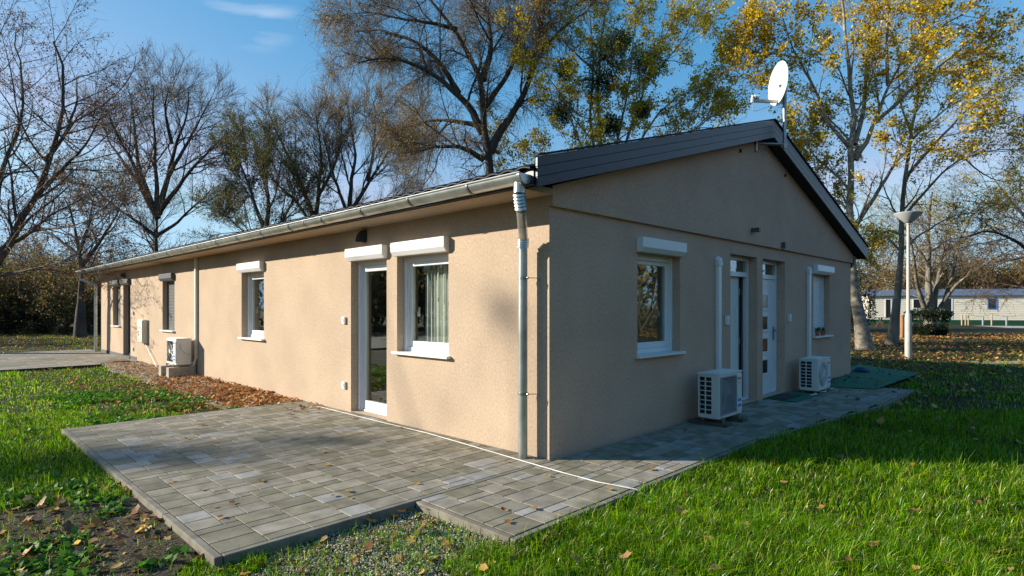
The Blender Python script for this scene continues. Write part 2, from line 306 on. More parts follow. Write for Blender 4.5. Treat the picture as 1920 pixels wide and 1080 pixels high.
kerb('kerb', [((-1.03, 5.3), (-1.03, 7.0), -.05)])
kerb('kerb', [((-1.56, -1.16), (-1.9, -1.20), -.055), ((-1.0, -1.20), (-2.05, -1.05), -.07)][:1])

# ------------------------------------------------------------------ house
WX, LY = 10.4, 20.0
house = thing('house', 'long single storey beige rendered house with a low pitched dark roof', 'house', hw(0, 0), HROT)
def wall_grid(mb, s0, s1, z0, z1, holes, P, o0, o1):
    """front face at depth o0 and back face at o1 with holes, plus reveals; P(s,o,z)->xyz"""
    ss = sorted({s0, s1, *[h[0] for h in holes], *[h[1] for h in holes]}); zs = sorted({z0, z1, *[h[2] for h in holes], *[h[3] for h in holes]})
    for i in range(len(ss) - 1):
        for j in range(len(zs) - 1):
            a, b, c, d = ss[i], ss[i + 1], zs[j], zs[j + 1]
            if any(h[0] <= a and b <= h[1] and h[2] <= c and d <= h[3] for h in holes): continue
            for o in (o0, o1): mb.add([P(a, o, c), P(b, o, c), P(b, o, d), P(a, o, d)], [(0, 1, 2, 3)])
    for a, b, c, d in holes:
        for e in ([(a, c), (a, d)], [(a, d), (b, d)], [(b, d), (b, c)], [(b, c), (a, c)]):
            (p, q), (r, t) = e; mb.add([P(p, o0, q), P(r, o0, t), P(r, o1, t), P(p, o1, q)], [(0, 1, 2, 3)])
PL = lambda s, o, z: (o, s, z)        # long wall: s along y, depth along +x
PG = lambda s, o, z: (s, o, z)        # gable wall
LH = dict(gd=(2.837, 3.746, .01, 2.15), w1=(1.553, 2.60, .925, 2.15), w2=(6.74, 7.77, .925, 2.15), w3=(11.92, 12.91, .925, 2.15), dd=(16.07, 16.93, .01, 2.15), w4=(17.26, 18.24, .925, 2.15))
GH = dict(w5=(1.585, 2.602, .925, 2.15), d1=(4.122, 5.124, .01, 2.30), d2=(5.343, 6.34, .01, 2.30), w6=(7.853, 8.872, .925, 2.15))
mb = MB(); wall_grid(mb, 0, LY, -.1, 2.62, list(LH.values()), PL, 0, .3); mb.build('wall', M['stucco'], house)
mb = MB(); wall_grid(mb, 0.0, WX, -.1, 2.70, list(GH.values()), PG, 0.0, .3)
mb.v = [(x if x > .001 else .0, y, z) for x, y, z in mb.v]; mb.build('wall', M['stucco2'], house)
mb = MB(); mb.box(WX - .3, WX, .3, LY - .3, -.1, 2.62); mb.box(.3, WX, LY - .3, LY, -.1, 2.62); mb.build('wall', M['stucco'], house)
mb = MB(); mb.prism([(.0, 2.495), (.0, 2.69), (5.2, 4.26), (WX, 2.69), (WX, 2.495)], 'y', -.045, -.002); mb.build('gable', M['stucco2'], house)
mb = MB(); mb.prism([(.3, 2.6), (5.2, 4.2), (WX - .3, 2.6)], 'y', LY - .1, LY - .02); mb.build('gable', M['stucco'], house)
mb = MB(); mb.box(.32, WX - .32, .32, LY - .32, -.02, .0); mb.box(.32, WX - .32, .32, LY - .32, 2.5, 2.56)
mb.box(.33, 3.8, 4.4, 4.5, .001, 2.49); mb.box(3.8, 3.9, .33, 4.5, .001, 2.49); mb.box(.33, 3.8, 9, 9.1, .001, 2.49); mb.box(3.9, 8, 2.0, 2.1, .001, 2.49); mb.box(3, 3.1, 4.6, 9, .001, 2.49)
mb.build('room_partition', M['room'], house)
# eaves soffit and boards
mb = MB(); mb.box(-.42, .0, -.044, LY + .38, 2.60, 2.66); mb.box(WX, WX + .42, -.044, LY + .38, 2.60, 2.66); mb.build('soffit', M['stucco'], house)
mb = MB(); mb.box(-.45, -.421, -.2, LY + .4, 2.612, 2.76); mb.box(WX + .421, WX + .45, -.2, LY + .4, 2.612, 2.76); mb.build('eaves_board', M['fascia'], house)
SL = .287
def slope_bar(mb, side, zb, zt, y0, y1, xa=-.44, xb=5.2):
    f = (lambda x: x) if side == 0 else (lambda x: WX - x)
    mb.prism([(f(xa), zb), (f(xa), zt), (f(xb), zt + SL * (xb - xa)), (f(xb), zb + SL * (xb - xa))], 'y', y0, y1)
for side in (0, 1):
    mb = MB()
    for k in range(3): slope_bar(mb, side, 2.585 + k * .093, 2.585 + (k + 1) * .093 - .003, -.24, -.215)
    mb.build('fascia', M['fascia'], house, bevel=.002)
    mb = MB(); slope_bar(mb, side, 2.8625, 2.878, -.262, -.16, -.46); mb.build('verge_trim', M['fascia_in'], house)
    mb = MB(); slope_bar(mb, side, 2.60, 2.62, -.212, -.047, -.41); mb.build('verge_soffit', M['fascia_in'], house)
    # roof sheets
    yy = np.arange(-.2, LY + .45, .025); rows = np.linspace(-.5, 5.2, 18); V = []; 
    for r, x in enumerate(rows):
        for dz in ((0, .012) if 0 < r < 17 else (0,)):
            z = 2.765 + SL * (x + .5) + dz + .022 * np.abs(np.sin(yy * math.pi / .2)) ** 1.0
            V.append(np.c_[np.full_like(yy, x if side == 0 else WX - x), yy, z])
    n_ = len(yy); top = np.concatenate(V); m_ = len(V)
    k_ = (np.arange(m_ - 1)[:, None] * n_ + np.arange(n_ - 1)[None, :]).ravel(); Fq = np.c_[k_, k_ + 1, k_ + n_ + 1, k_ + n_]
    bot = top.copy(); bot[:, 2] -= .022; o_ = len(top); e_ = np.arange(n_ - 1)
    Fq = np.r_[Fq, Fq[:, ::-1] + o_, np.c_[e_, e_ + 1, e_ + 1 + o_, e_ + o_]]
    np_mesh('roof', np.r_[top, bot], Fq, M['roof'], house)
mb = MB(); mb.tube([(5.2, -.2, 4.405), (5.2, LY + .45, 4.405)], .07, 14); mb.build('ridge_cap', M['roof'], house, smooth=True)
mb = MB(); mb.box(-.36, -.31, -.16, -.13, 2.75, 2.80); mb.build('rafter_end', M['steel'], house)
# gutters: open half rounds with end caps, brackets; drain pipes
def gutter(side):
    f = (lambda x: x) if side == 0 else (lambda x: WX - x); mb = MB(); cx, cz, r = -.515, 2.70, .085; y0, y1 = -.17, LY + .62; n = 14
    ang = [math.pi + math.pi * k / n for k in range(n + 1)]
    for rr in (r, r - .004):
        vs = [(f(cx + rr * math.cos(a)), y, cz + rr * math.sin(a)) for y in (y0, y1) for a in ang]; mb.add(vs, [(k, k + 1, n + 2 + k, n + 1 + k) for k in range(n)])
    mb.tube([(f(cx - r - .004), y0, cz + .002), (f(cx - r - .004), y1, cz + .002)], .009, 8)
    mb.add([(f(cx + r * math.cos(a)), y0, cz + r * math.sin(a)) for a in ang], [tuple(range(n + 1))])
    mb.add([(f(cx + r * math.cos(a)), y1, cz + r * math.sin(a)) for a in ang], [tuple(range(n + 1))])
    g = mb.build('gutter', M['zinc'] if side == 0 else M['zinc_dull'], house, smooth=True)
    y = .55 if side == 0 else .4
    while y < LY + .5:
        mb = MB()
        pts = [(f(cx + (r + .006) * math.cos(a)), y, cz + (r + .006) * math.sin(a)) for a in ang]
        for a, b in zip(pts[:-1], pts[1:]): mb.obox(a, b, .022, .004, (f(cx) - a[0], 0, cz - a[2] + .001))
        y += .98; mb.build('bracket', M['zinc_dull'], g)
    for y in (y0 + .02, 4.0, 8.0, 12.0, 16.0):
        mb = MB()
        pts = [(f(cx + (r + .003) * math.cos(a)), y, cz + (r + .003) * math.sin(a)) for a in ang]
        for a, b in zip(pts[:-1], pts[1:]): mb.obox(a, b, .03, .004, (f(cx) - a[0], 0, cz - a[2] + .001))
        mb.build('gutter_joint', M['zinc'], g)
    return g
gutter(0); gutter(1)
def ribbed(p0, p1, r, k=6):
    pts, rs = [], []; p0, p1 = Vector(p0), Vector(p1)
    for i in range(k * 4 + 1): pts.append(p0.lerp(p1, i / (k * 4))); rs.append(r + .012 * (.5 - .5 * math.cos(i / 4 * 2 * math.pi)))
    return pts, rs
mb = MB(); rr = .047; A = (-.515, -.085, 2.64); B_ = (-.515, -.08, 2.54); Cc = (-.45, -.045, 2.40); D = (-.17, .19, 2.18); E_ = (-.13, .235, 2.10); G_ = (-.13, .235, .0)
mb.tube([A, B_], rr * 1.08, 20); p, r = ribbed(B_, Cc, rr * 1.05, 5); mb.tube(p, r, 20); mb.tube([Cc, D], rr, 20); mb.tube([Vector(Cc).lerp(Vector(D), .48), Vector(Cc).lerp(Vector(D), .50)], rr + .003, 20)
p, r = ribbed(D, E_, rr * 1.02, 4); mb.tube(p, r, 20); mb.tube([E_, G_], rr, 20)
dp = mb.build('downpipe', M['zinc'], house, smooth=True)
for z in (1.79, .64):
    mb = MB(); mb.tube([(-.13, .235, z - .012), (-.13, .235, z + .012)], rr + .005, 20); mb.tube([(-.13, .18, z), (-.06, .12, z + .0), (0, .12, z - .02)], .004, 6); mb.tube([(-.13, .19, z), (-.13, .165, z)], .012, 8); mb.build('pipe_clamp', M['zinc_dull'], dp, smooth=True)
mb = MB(); yq = LY + .5; mb.tube([(-.515, yq, 2.64), (-.515, yq, 2.52), (-.50, yq, 2.46), (-.16, yq - .35, 2.27), (-.12, yq - .38, 2.2), (-.12, yq - .38, 0)], rr, 16); d2_ = mb.build('downpipe', M['zinc'], house, smooth=True)
for z in (1.6, .5): mb = MB(); mb.tube([(-.12, yq - .38, z - .012), (-.12, yq - .38, z + .012)], rr + .005, 16); mb.build('pipe_clamp', M['zinc_dull'], d2_, smooth=True)
mb = MB(); mb.tube([(WX + .515, .1, 2.64), (WX + .515, .1, 2.52), (WX + .47, .12, 2.45), (WX + .14, .3, 2.25), (WX + .11, .33, 2.15), (WX + .11, .33, 0)], rr, 16); mb.build('downpipe', M['anthracite'], house, smooth=True)
mb = MB(); mb.box(-.012, -.001, 16.95, LY, .003, .09); mb.box(-.012, -.001, 15.4, 16.05, .003, .09); mb.box(-.03, .12, 16.08, 16.92, .0, .06); mb.build('plinth', M['plinth'], house)

# ---- windows and doors
def shutter_box(P, s0, s1, zb, zt, m, parent):
    mb = MB(); prof = [(-.09, zt), (-.09, zb + .055), (-.05, zb), (.0, zb), (.0, zt)]
    vs = [P(s, o, z) for s in (s0, s1) for o, z in prof]; n = len(prof)
    mb.add(vs, [tuple(range(n))[::-1], tuple(range(n, 2 * n))] + [(i, (i + 1) % n, n + (i + 1) % n, n + i) for i in range(n)])
    mb.build('shutter_box', m, parent, bevel=.005)
def B(mb, P, s0, s1, o0, o1, z0, z1): a = P(s0, o0, z0); b = P(s1, o1, z1); mb.box(a[0], b[0], a[1], b[1], a[2], b[2])
def ring(mb, P, s0, s1, z0, z1, w, o0, o1, wb=None, wt=None):
    wb = wb or w; wt = wt or w
    B(mb, P, s0, s0 + w, o0, o1, z0, z1); B(mb, P, s1 - w, s1, o0, o1, z0, z1); B(mb, P, s0 + w, s1 - w, o0, o1, z0, z0 + wb); B(mb, P, s0 + w, s1 - w, o0, o1, z1 - wt, z1)
def sill(P, s0, s1, z, parent, m='pvc_matt'):
    mb = MB(); B(mb, P, s0 - .045, s1 + .045, -.065, -.0015, z - .028, z + .004); B(mb, P, s0 + .002, s1 - .002, -.0015, .14, z - .02, z + .004); mb.build('sill', M[m], parent, bevel=.003)
def window(P, hole, label=None, tone='pvc', box=True, closed=False, drop=.07, handle=True, mirror=False):
    s0, s1, z0, z1 = hole; s0 += .003; s1 -= .003; fr = M['pvc'] if tone == 'pvc' else M['anthracite']
    mb = MB(); ring(mb, P, s0, s1, z0 + .005, z1, .055, .13, .19)
    for e, f in ((s0 + .001, s0 + .04), (s1 - .04, s1 - .001)): B(mb, P, e, f, .105, .1295, z0 + .006, z1 - .001)      # shutter guides
    w = mb.build('window', fr, house, bevel=.003)
    if label: w['label'] = label
    sill(P, s0, s1, z0, w)
    if closed:
        mb = MB(); z = z0 + .012
        while z < z1 - .01:
            vs = [P(s, o, zz) for s in (s0 + .042, s1 - .042) for o, zz in ((.120, z), (.113, z + .009), (.113, z + .025), (.120, z + .034), (.126, z + .034), (.126, z))]
            mb.add(vs, [tuple(range(6))[::-1], tuple(range(6, 12))] + [(i, (i + 1) % 6, 6 + (i + 1) % 6, 6 + i) for i in range(6)]); z += .037
        mb.build('roller_shutter', M['pvc'] if tone == 'pvc' else M['slat'], w)
    else:
        mb = MB(); B(mb, P, s0 + .042, s1 - .042, .113, .126, z1 - drop, z1 - .002); mb.build('roller_shutter', M['pvc'], w)
    mb = MB(); ring(mb, P, s0 + .058, s1 - .058, z0 + .062, z1 - .058, .065, .142, .20, .075); mb.build('sash', fr, w, bevel=.005)
    mb = MB(); B(mb, P, s0 + .12, s1 - .12, .165, .172, z0 + .13, z1 - .12); mb.build('glass_pane', M['glass'], w)
    if handle:
        mb = MB(); hs = s1 - .16 if not mirror else s0 + .16
        B(mb, P, hs - .012, hs + .012, .205, .225, 1.38, 1.45); B(mb, P, hs - .009, hs + .009, .225, .245, 1.38, 1.50); mb.build('handle', M['pvc'], w, bevel=.004)
    if box: shutter_box(P, hole[0] - .02, hole[1] + .02, 2.152, 2.325, M['pvc'] if tone == 'pvc' else M['anthracite'], w)
    return w
window(PL, LH['w1'], 'wide white window nearest the corner downpipe'); window(PL, LH['w2'], 'small white window between the glass door and the cream trunking')
window(PL, LH['w3'], 'window with closed dark grey shutter above the outdoor unit', 'grey', closed=True); window(PL, LH['w4'], 'window with closed dark grey shutter at the far end', 'grey', closed=True)
window(PG, GH['w5'], 'white window on the shaded gable', mirror=False); window(PG, GH['w6'], 'window with closed white shutter on the gable', closed=True)
# glass patio door
s0, s1, z0, z1 = LH['gd']; s0 += .003; s1 -= .003
mb = MB(); ring(mb, PL, s0, s1, .012, z1, .055, .13, .19, wb=.03)
for e, f in ((s0 + .001, s0 + .04), (s1 - .04, s1 - .001)): B(mb, PL, e, f, .105, .1295, .014, z1 - .001)
d = mb.build('door', M['pvc'], house, bevel=.003); d['label'] = 'full height glass patio door with white frame'
mb = MB(); ring(mb, PL, s0 + .058, s1 - .058, .045, z1 - .058, .085, .142, .20, .12); mb.build('door_leaf', M['pvc'], d, bevel=.005)
mb = MB(); B(mb, PL, s0 + .14, s1 - .14, .165, .172, .16, z1 - .14); mb.build('glass_pane', M['glass'], d)
mb = MB(); B(mb, PL, s0 + .042, s1 - .042, .113, .126, z1 - .05, z1 - .002); mb.build('roller_shutter', M['pvc'], d)
mb = MB(); B(mb, PL, s0 + .095, s0 + .115, .205, .25, 1.0, 1.14); B(mb, PL, s0 + .10, s0 + .35, .128, .136, .86, .875) if False else None; mb.build('handle', M['pvc'], d)
shutter_box(PL, LH['gd'][0] - .02, LH['gd'][1] + .02, 2.152, 2.325, M['pvc'], d)
mb = MB(); mb.box(.0, .12, 2.84, 3.743, -.09, .006); mb.build('door_step', M['kerb'], d)
# dark door at the far end
s0, s1, z0, z1 = LH['dd']; mb = MB(); ring(mb, PL, s0 + .003, s1 - .003, .062, z1, .06, .13, .19); d = mb.build('door', M['anthracite'], house); d['label'] = 'dark grey front door under a dark shutter box'
mb = MB(); B(mb, PL, s0 + .065, s1 - .065, .15, .19, .13, z1 - .065); mb.build('door_leaf', M['anthracite'], d)
mb = MB(); B(mb, PL, s0 + .3, s1 - .3, .145, .149, .4, 1.9); mb.build('glass_pane', M['darkglass'], d)
mb = MB(); mb.tube([(.15, s0 + .14, 1.05), (.10, s0 + .14, 1.05), (.10, s0 + .26, 1.05)], .011, 8); mb.build('handle', M['steel'], d, smooth=True)
shutter_box(PL, s0 - .02, s1 + .02, 2.152, 2.325, M['anthracite'], d)
# gable doors
def gable_door(hole, label, panels):
    s0, s1, z0, z1 = hole; s0 += .003; s1 -= .003
    mb = MB(); ring(mb, PG, s0, s1, .012, z1, .06, .14, .21, wb=.03); B(mb, PG, s0 + .06, s1 - .06, .14, .21, 1.985, 2.06)
    d = mb.build('door', M['pvc'], house, bevel=.003); d['label'] = label
    mb = MB(); B(mb, PG, s0 + .055, s1 - .055, .17, .176, 2.055, z1 - .055); mb.build('transom_pane', M['glass'], d)
    a, b = s0 + .063, s1 - .063
    if panels:
        mb = MB(); B(mb, PG, a, b, .165, .20, .045, 1.983); leaf = mb.build('door_leaf', M['pvc'], d, bevel=.004)
        mb = MB(); cx = (a + b) / 2
        ring(mb, PG, a + .10, b - .10, .16, 1.90, .014, .158, .1655)
        for zc in (1.60, 1.23, .85, .48): ring(mb, PG, cx - .155, cx + .155, zc - .155, zc + .155, .045, .15, .1655)
        mb.build('moulding', M['pvc'], d, bevel=.004)
        for zc in (1.60, 1.23, .85, .48): mb = MB(); B(mb, PG, cx - .108, cx + .108, .155, .1635, zc - .108, zc + .108); mb.build('glass_pane', M['darkglass'], d)
        mb = MB(); hx = b - .045; B(mb, PG, hx - .018, hx + .018, .152, .1645, .92, 1.16); mb.tube([(hx, .155, 1.09), (hx, .11, 1.09), (hx - .11, .11, 1.085)], .010, 8); mb.build('handle', M['steel'], d, smooth=True)
    else:
        mb = MB(); B(mb, PG, a, b - .15, .215, .255, .045, 1.983); leaf = mb.build('door_leaf', M['pvc_matt'], d, bevel=.004)
        mb = MB(); B(mb, PG, b - .148, b, .235, .25, .045, 1.983); mb.build('hinge_strip', M['darkglass'], d)  # plain dark panel filling the strip between leaf and frame
        mb = MB(); ring(mb, PG, a + .1, b - .25, .16, 1.90, .012, .208, .2155); mb.build('moulding', M['pvc'], d)
        for z in (.35, .95, 1.75): mb = MB(); mb.tube([(b - .145, .205, z - .05), (b - .145, .205, z + .05)], .011, 8); mb.build('hinge', M['steel'], d, smooth=True)
    mb = MB(); B(mb, PG, s0 - .002, s1 + .002, -.02, .139, -.09, .006); mb.build('door_step', M['kerb'], d)
gable_door(GH['d1'], 'plain white door with a dark strip beside the leaf on the gable', False)
gable_door(GH['d2'], 'white panelled door with four small square panes', True)

# ---- things hanging in or on the house (each its own)
def on_house(name, label, cat, x, y, z=0., group=None): return thing(name, label, cat, hw(x, y, z), HROT, group)
def curtain(name, label, P, s0, s1, z0, z1, o, parent=None, group=None, mt=None):
    mb = MB(); n = int((s1 - s0) / .012); vs = []
    for i in range(n + 1):
        s = s0 + (s1 - s0) * i / n; d = .022 * math.sin(i * .62) + .008 * math.sin(i * 1.7)
        vs += [P(s, o + d, z0), P(s, o + d * .7, z1)]
    mb.add(vs, [(2 * i, 2 * i + 2, 2 * i + 3, 2 * i + 1) for i in range(n)])
    ob = mb.build(name, mt or M['curtain'], smooth=True); ob.location = hw(0, 0); ob.rotation_euler = (0, 0, HROT)
    m_ = ob.modifiers.new('thick', 'SOLIDIFY'); m_.thickness = .003
    return tag(ob, label, 'curtain', group)
curtain('curtain', 'pale net curtain behind the wide window beside the downpipe', PL, 1.45, 2.42, .05, 2.35, .34)
curtain('curtain', 'pale net curtain behind the glass patio door', PL, 2.7, 3.32, .05, 2.35, .34)
curtain('curtain', 'dark green curtain behind the gable window', PG, 1.4, 2.9, .05, 2.35, .34, mt=mat('dark_green_curtain', (.20, .22, .12), .9))
curtain('curtain', 'pale net curtain behind the small white window', PL, 6.6, 7.35, .05, 2.35, .34)
mb = MB(); mb.tube([(.27, 2.08, 2.0), (.27, 2.08, 1.62)], .004, 6); mb.tube([(.27, 2.08, 1.62), (.27, 2.08, 1.57)], .011, 8)
o = mb.build('pull_cord', M['cable'], smooth=True); o.location = hw(0, 0); o.rotation_euler = (0, 0, HROT); tag(o, 'white pull cord hanging behind the wide window', 'cord')

def small_box(name, label, cat, P, s, z, w, h, dpt, m, group=None, inner=None, bev=.004):
    t = MB(); B(t, P, -w / 2, w / 2, -dpt, -.001, -h / 2, h / 2); loc = P(s, 0, z)
    o = t.build(name, M[m], bevel=bev); o.location = hw(loc[0], loc[1], loc[2]); o.rotation_euler = (0, 0, HROT); tag(o, label, cat, group)
    if inner:
        t = MB(); B(t, P, -w * inner, w * inner, -dpt - .006, -dpt + .001, -h * inner, h * inner); t.build('rocker', M['pvc_matt'], o, bevel=.002)
    return o
small_box('light_switch', 'white switch on the sunlit wall left of the glass door at chest height', 'switch', PL, 3.91, 1.31, .08, .1, .035, 'pvc', inner=.3)
small_box('wall_socket', 'white socket low on the sunlit wall left of the glass door', 'socket', PL, 3.91, .37, .08, .1, .035, 'pvc', inner=.3)
small_box('light_switch', 'white switch on the shaded gable right of the near white pipe cover', 'switch', PG, 3.966, 1.31, .085, .13, .04, 'pvc', inner=.3)
small_box('light_switch', 'white switch on the shaded gable right of the panelled door', 'switch', PG, 6.51, 1.31, .085, .13, .04, 'pvc', inner=.3)
small_box('light_switch', 'tiny white switch beside the dark front door', 'switch', PL, 15.72, 1.33, .08, .1, .04, 'pvc')
small_box('wall_socket', 'tiny white socket low beside the dark front door', 'socket', PL, 15.72, .30, .08, .1, .04, 'pvc')
def wall_lamp(label, P, s, z, w, h, dpt):
    lc = P(s, 0, z); t = on_house('wall_lamp', label, 'wall lamp', lc[0], lc[1], lc[2])
    m_ = MB(); B(m_, P, -w * .4, w * .4, -.02, -.001, -h * .6, h * .6); m_.build('mounting_plate', M['steel'], t)
    m_ = MB(); B(m_, P, -w / 2, w / 2, -dpt, -.021, -h / 2, h / 2); m_.build('lamp_body', M['anthracite'], t, bevel=.004)
    m_ = MB(); B(m_, P, -w * .4, w * .4, -dpt * .9, -dpt * .3, -h / 2 - .006, -h / 2 + .001); m_.build('diffuser', M['pvc'], t)
wall_lamp('small steel box lamp high on the gable above the plain door', PG, 4.80, 2.70, .075, .07, .17)
wall_lamp('small black box lamp on the gable above the panelled door', PG, 6.10, 2.565, .11, .10, .11)
wall_lamp('dark box lamp above the dark front door', PL, 16.68, 2.45, .12, .12, .12)
lc = PL(3.37, 0, 2.40); t = on_house('wall_lamp', 'half moon black wall lamp with white face above the glass door', 'wall lamp', *lc)
def halfmoon(off, k, d0, d1):
    n = 12; pr = [(0, 0)] + [(-k * .12 * math.cos(a), k * .17 * math.sin(a)) for a in [math.pi / 2 * i / n for i in range(n + 1)]]
    m_ = MB(); return m_.prism(pr, 'y', d0, d1) if False else m_.add([(p[0], d0, p[1]) for p in pr] + [(p[0], d1, p[1]) for p in pr], [tuple(range(n + 2))[::-1], tuple(range(n + 2, 2 * n + 4))] + [(i, (i + 1) % (n + 2), n + 2 + (i + 1) % (n + 2), n + 2 + i) for i in range(n + 2)])
halfmoon(0, 1., -.055, .055).build('lamp_body', M['fascia_in'], t, bevel=.004); halfmoon(0, .94, .0555, .066).build('lamp_face', M['pvc'], t)
# heater / meter box and its hose
t = on_house('meter_box', 'tall narrow cream box on the sunlit wall with a hose below it', 'utility box', -.0, 14.48, .53)
m_ = MB(); m_.box(-.13, -.001, -.25, .25, 0, .63); m_.build('casing', M['cream'], t, bevel=.012)
m_ = MB(); m_.box(-.140, -.1305, -.235, .235, .015, .615); m_.build('front_cover', M['cream'], t, bevel=.006)
m_ = MB(); m_.box(-.146, -.1405, .10, .16, .28, .33); m_.build('display', M['rubber'], t); m_ = MB(); m_.box(-.1455, -.1405, .08, .13, .20, .25); m_.build('sticker', M['red'], t)
mb = MB(); mb.tube([hw(-.06, 14.30, .53), hw(-.05, 14.1, .42), hw(-.05, 13.6, .16), hw(-.06, 13.3, .03), hw(-.09, 13.0, -.05)], .011, 8); tag(mb.build('hose', M['trunking'], smooth=True), 'cream hose running down the wall from the cream box', 'hose')
# pipe covers
def pipe_cover(label, P, s, zb, zt, w, m, loop=False):
    lc = P(s, 0, 0); t = on_house('pipe_cover', label, 'pipe cover', lc[0], lc[1], 0)
    m_ = MB(); B(m_, P, -w / 2, w / 2, -.06, -.001, zb, zt); m_.build('channel', M[m], t, bevel=.012)
    if not loop:
        m_ = MB(); B(m_, P, -w * .6, w * .6, -.07, -.0015, zt - .01, zt + .055); a = P(0, -.03, zt + .06); m_.tube([P(0, -.035, zt + .03), P(0, -.035, zt + .075), P(0, -.0, zt + .09)], w * .5, 12); m_.build('end_cap', M[m], t, bevel=.012, smooth=True)
    else:
        m_ = MB(); m_.tube([P(0, -.035, zb + .02), P(.02, -.06, zb - .08), P(.10, -.12, zb - .12), P(.26, -.2, zb - .06)], .022, 8); m_.tube([P(0, -.035, zb + .02), P(.02, -.07, zb - .14), P(.08, -.13, zb - .20), P(.24, -.22, zb - .20)], .026, 8)
        m_.build('insulated_pipe', M['trunking'], t, smooth=True)
    return t
pipe_cover('tall white pipe cover rising from the nearer gable outdoor unit', PG, 3.66, .40, 2.10, .10, 'pvc')
pipe_cover('tall white pipe cover rising from the farther gable outdoor unit', PG, 7.50, .40, 2.15, .095, 'pvc')
pipe_cover('cream pipe cover running from the soffit down to the outdoor unit', PL, 10.27, .36, 2.595, .085, 'trunking', True)

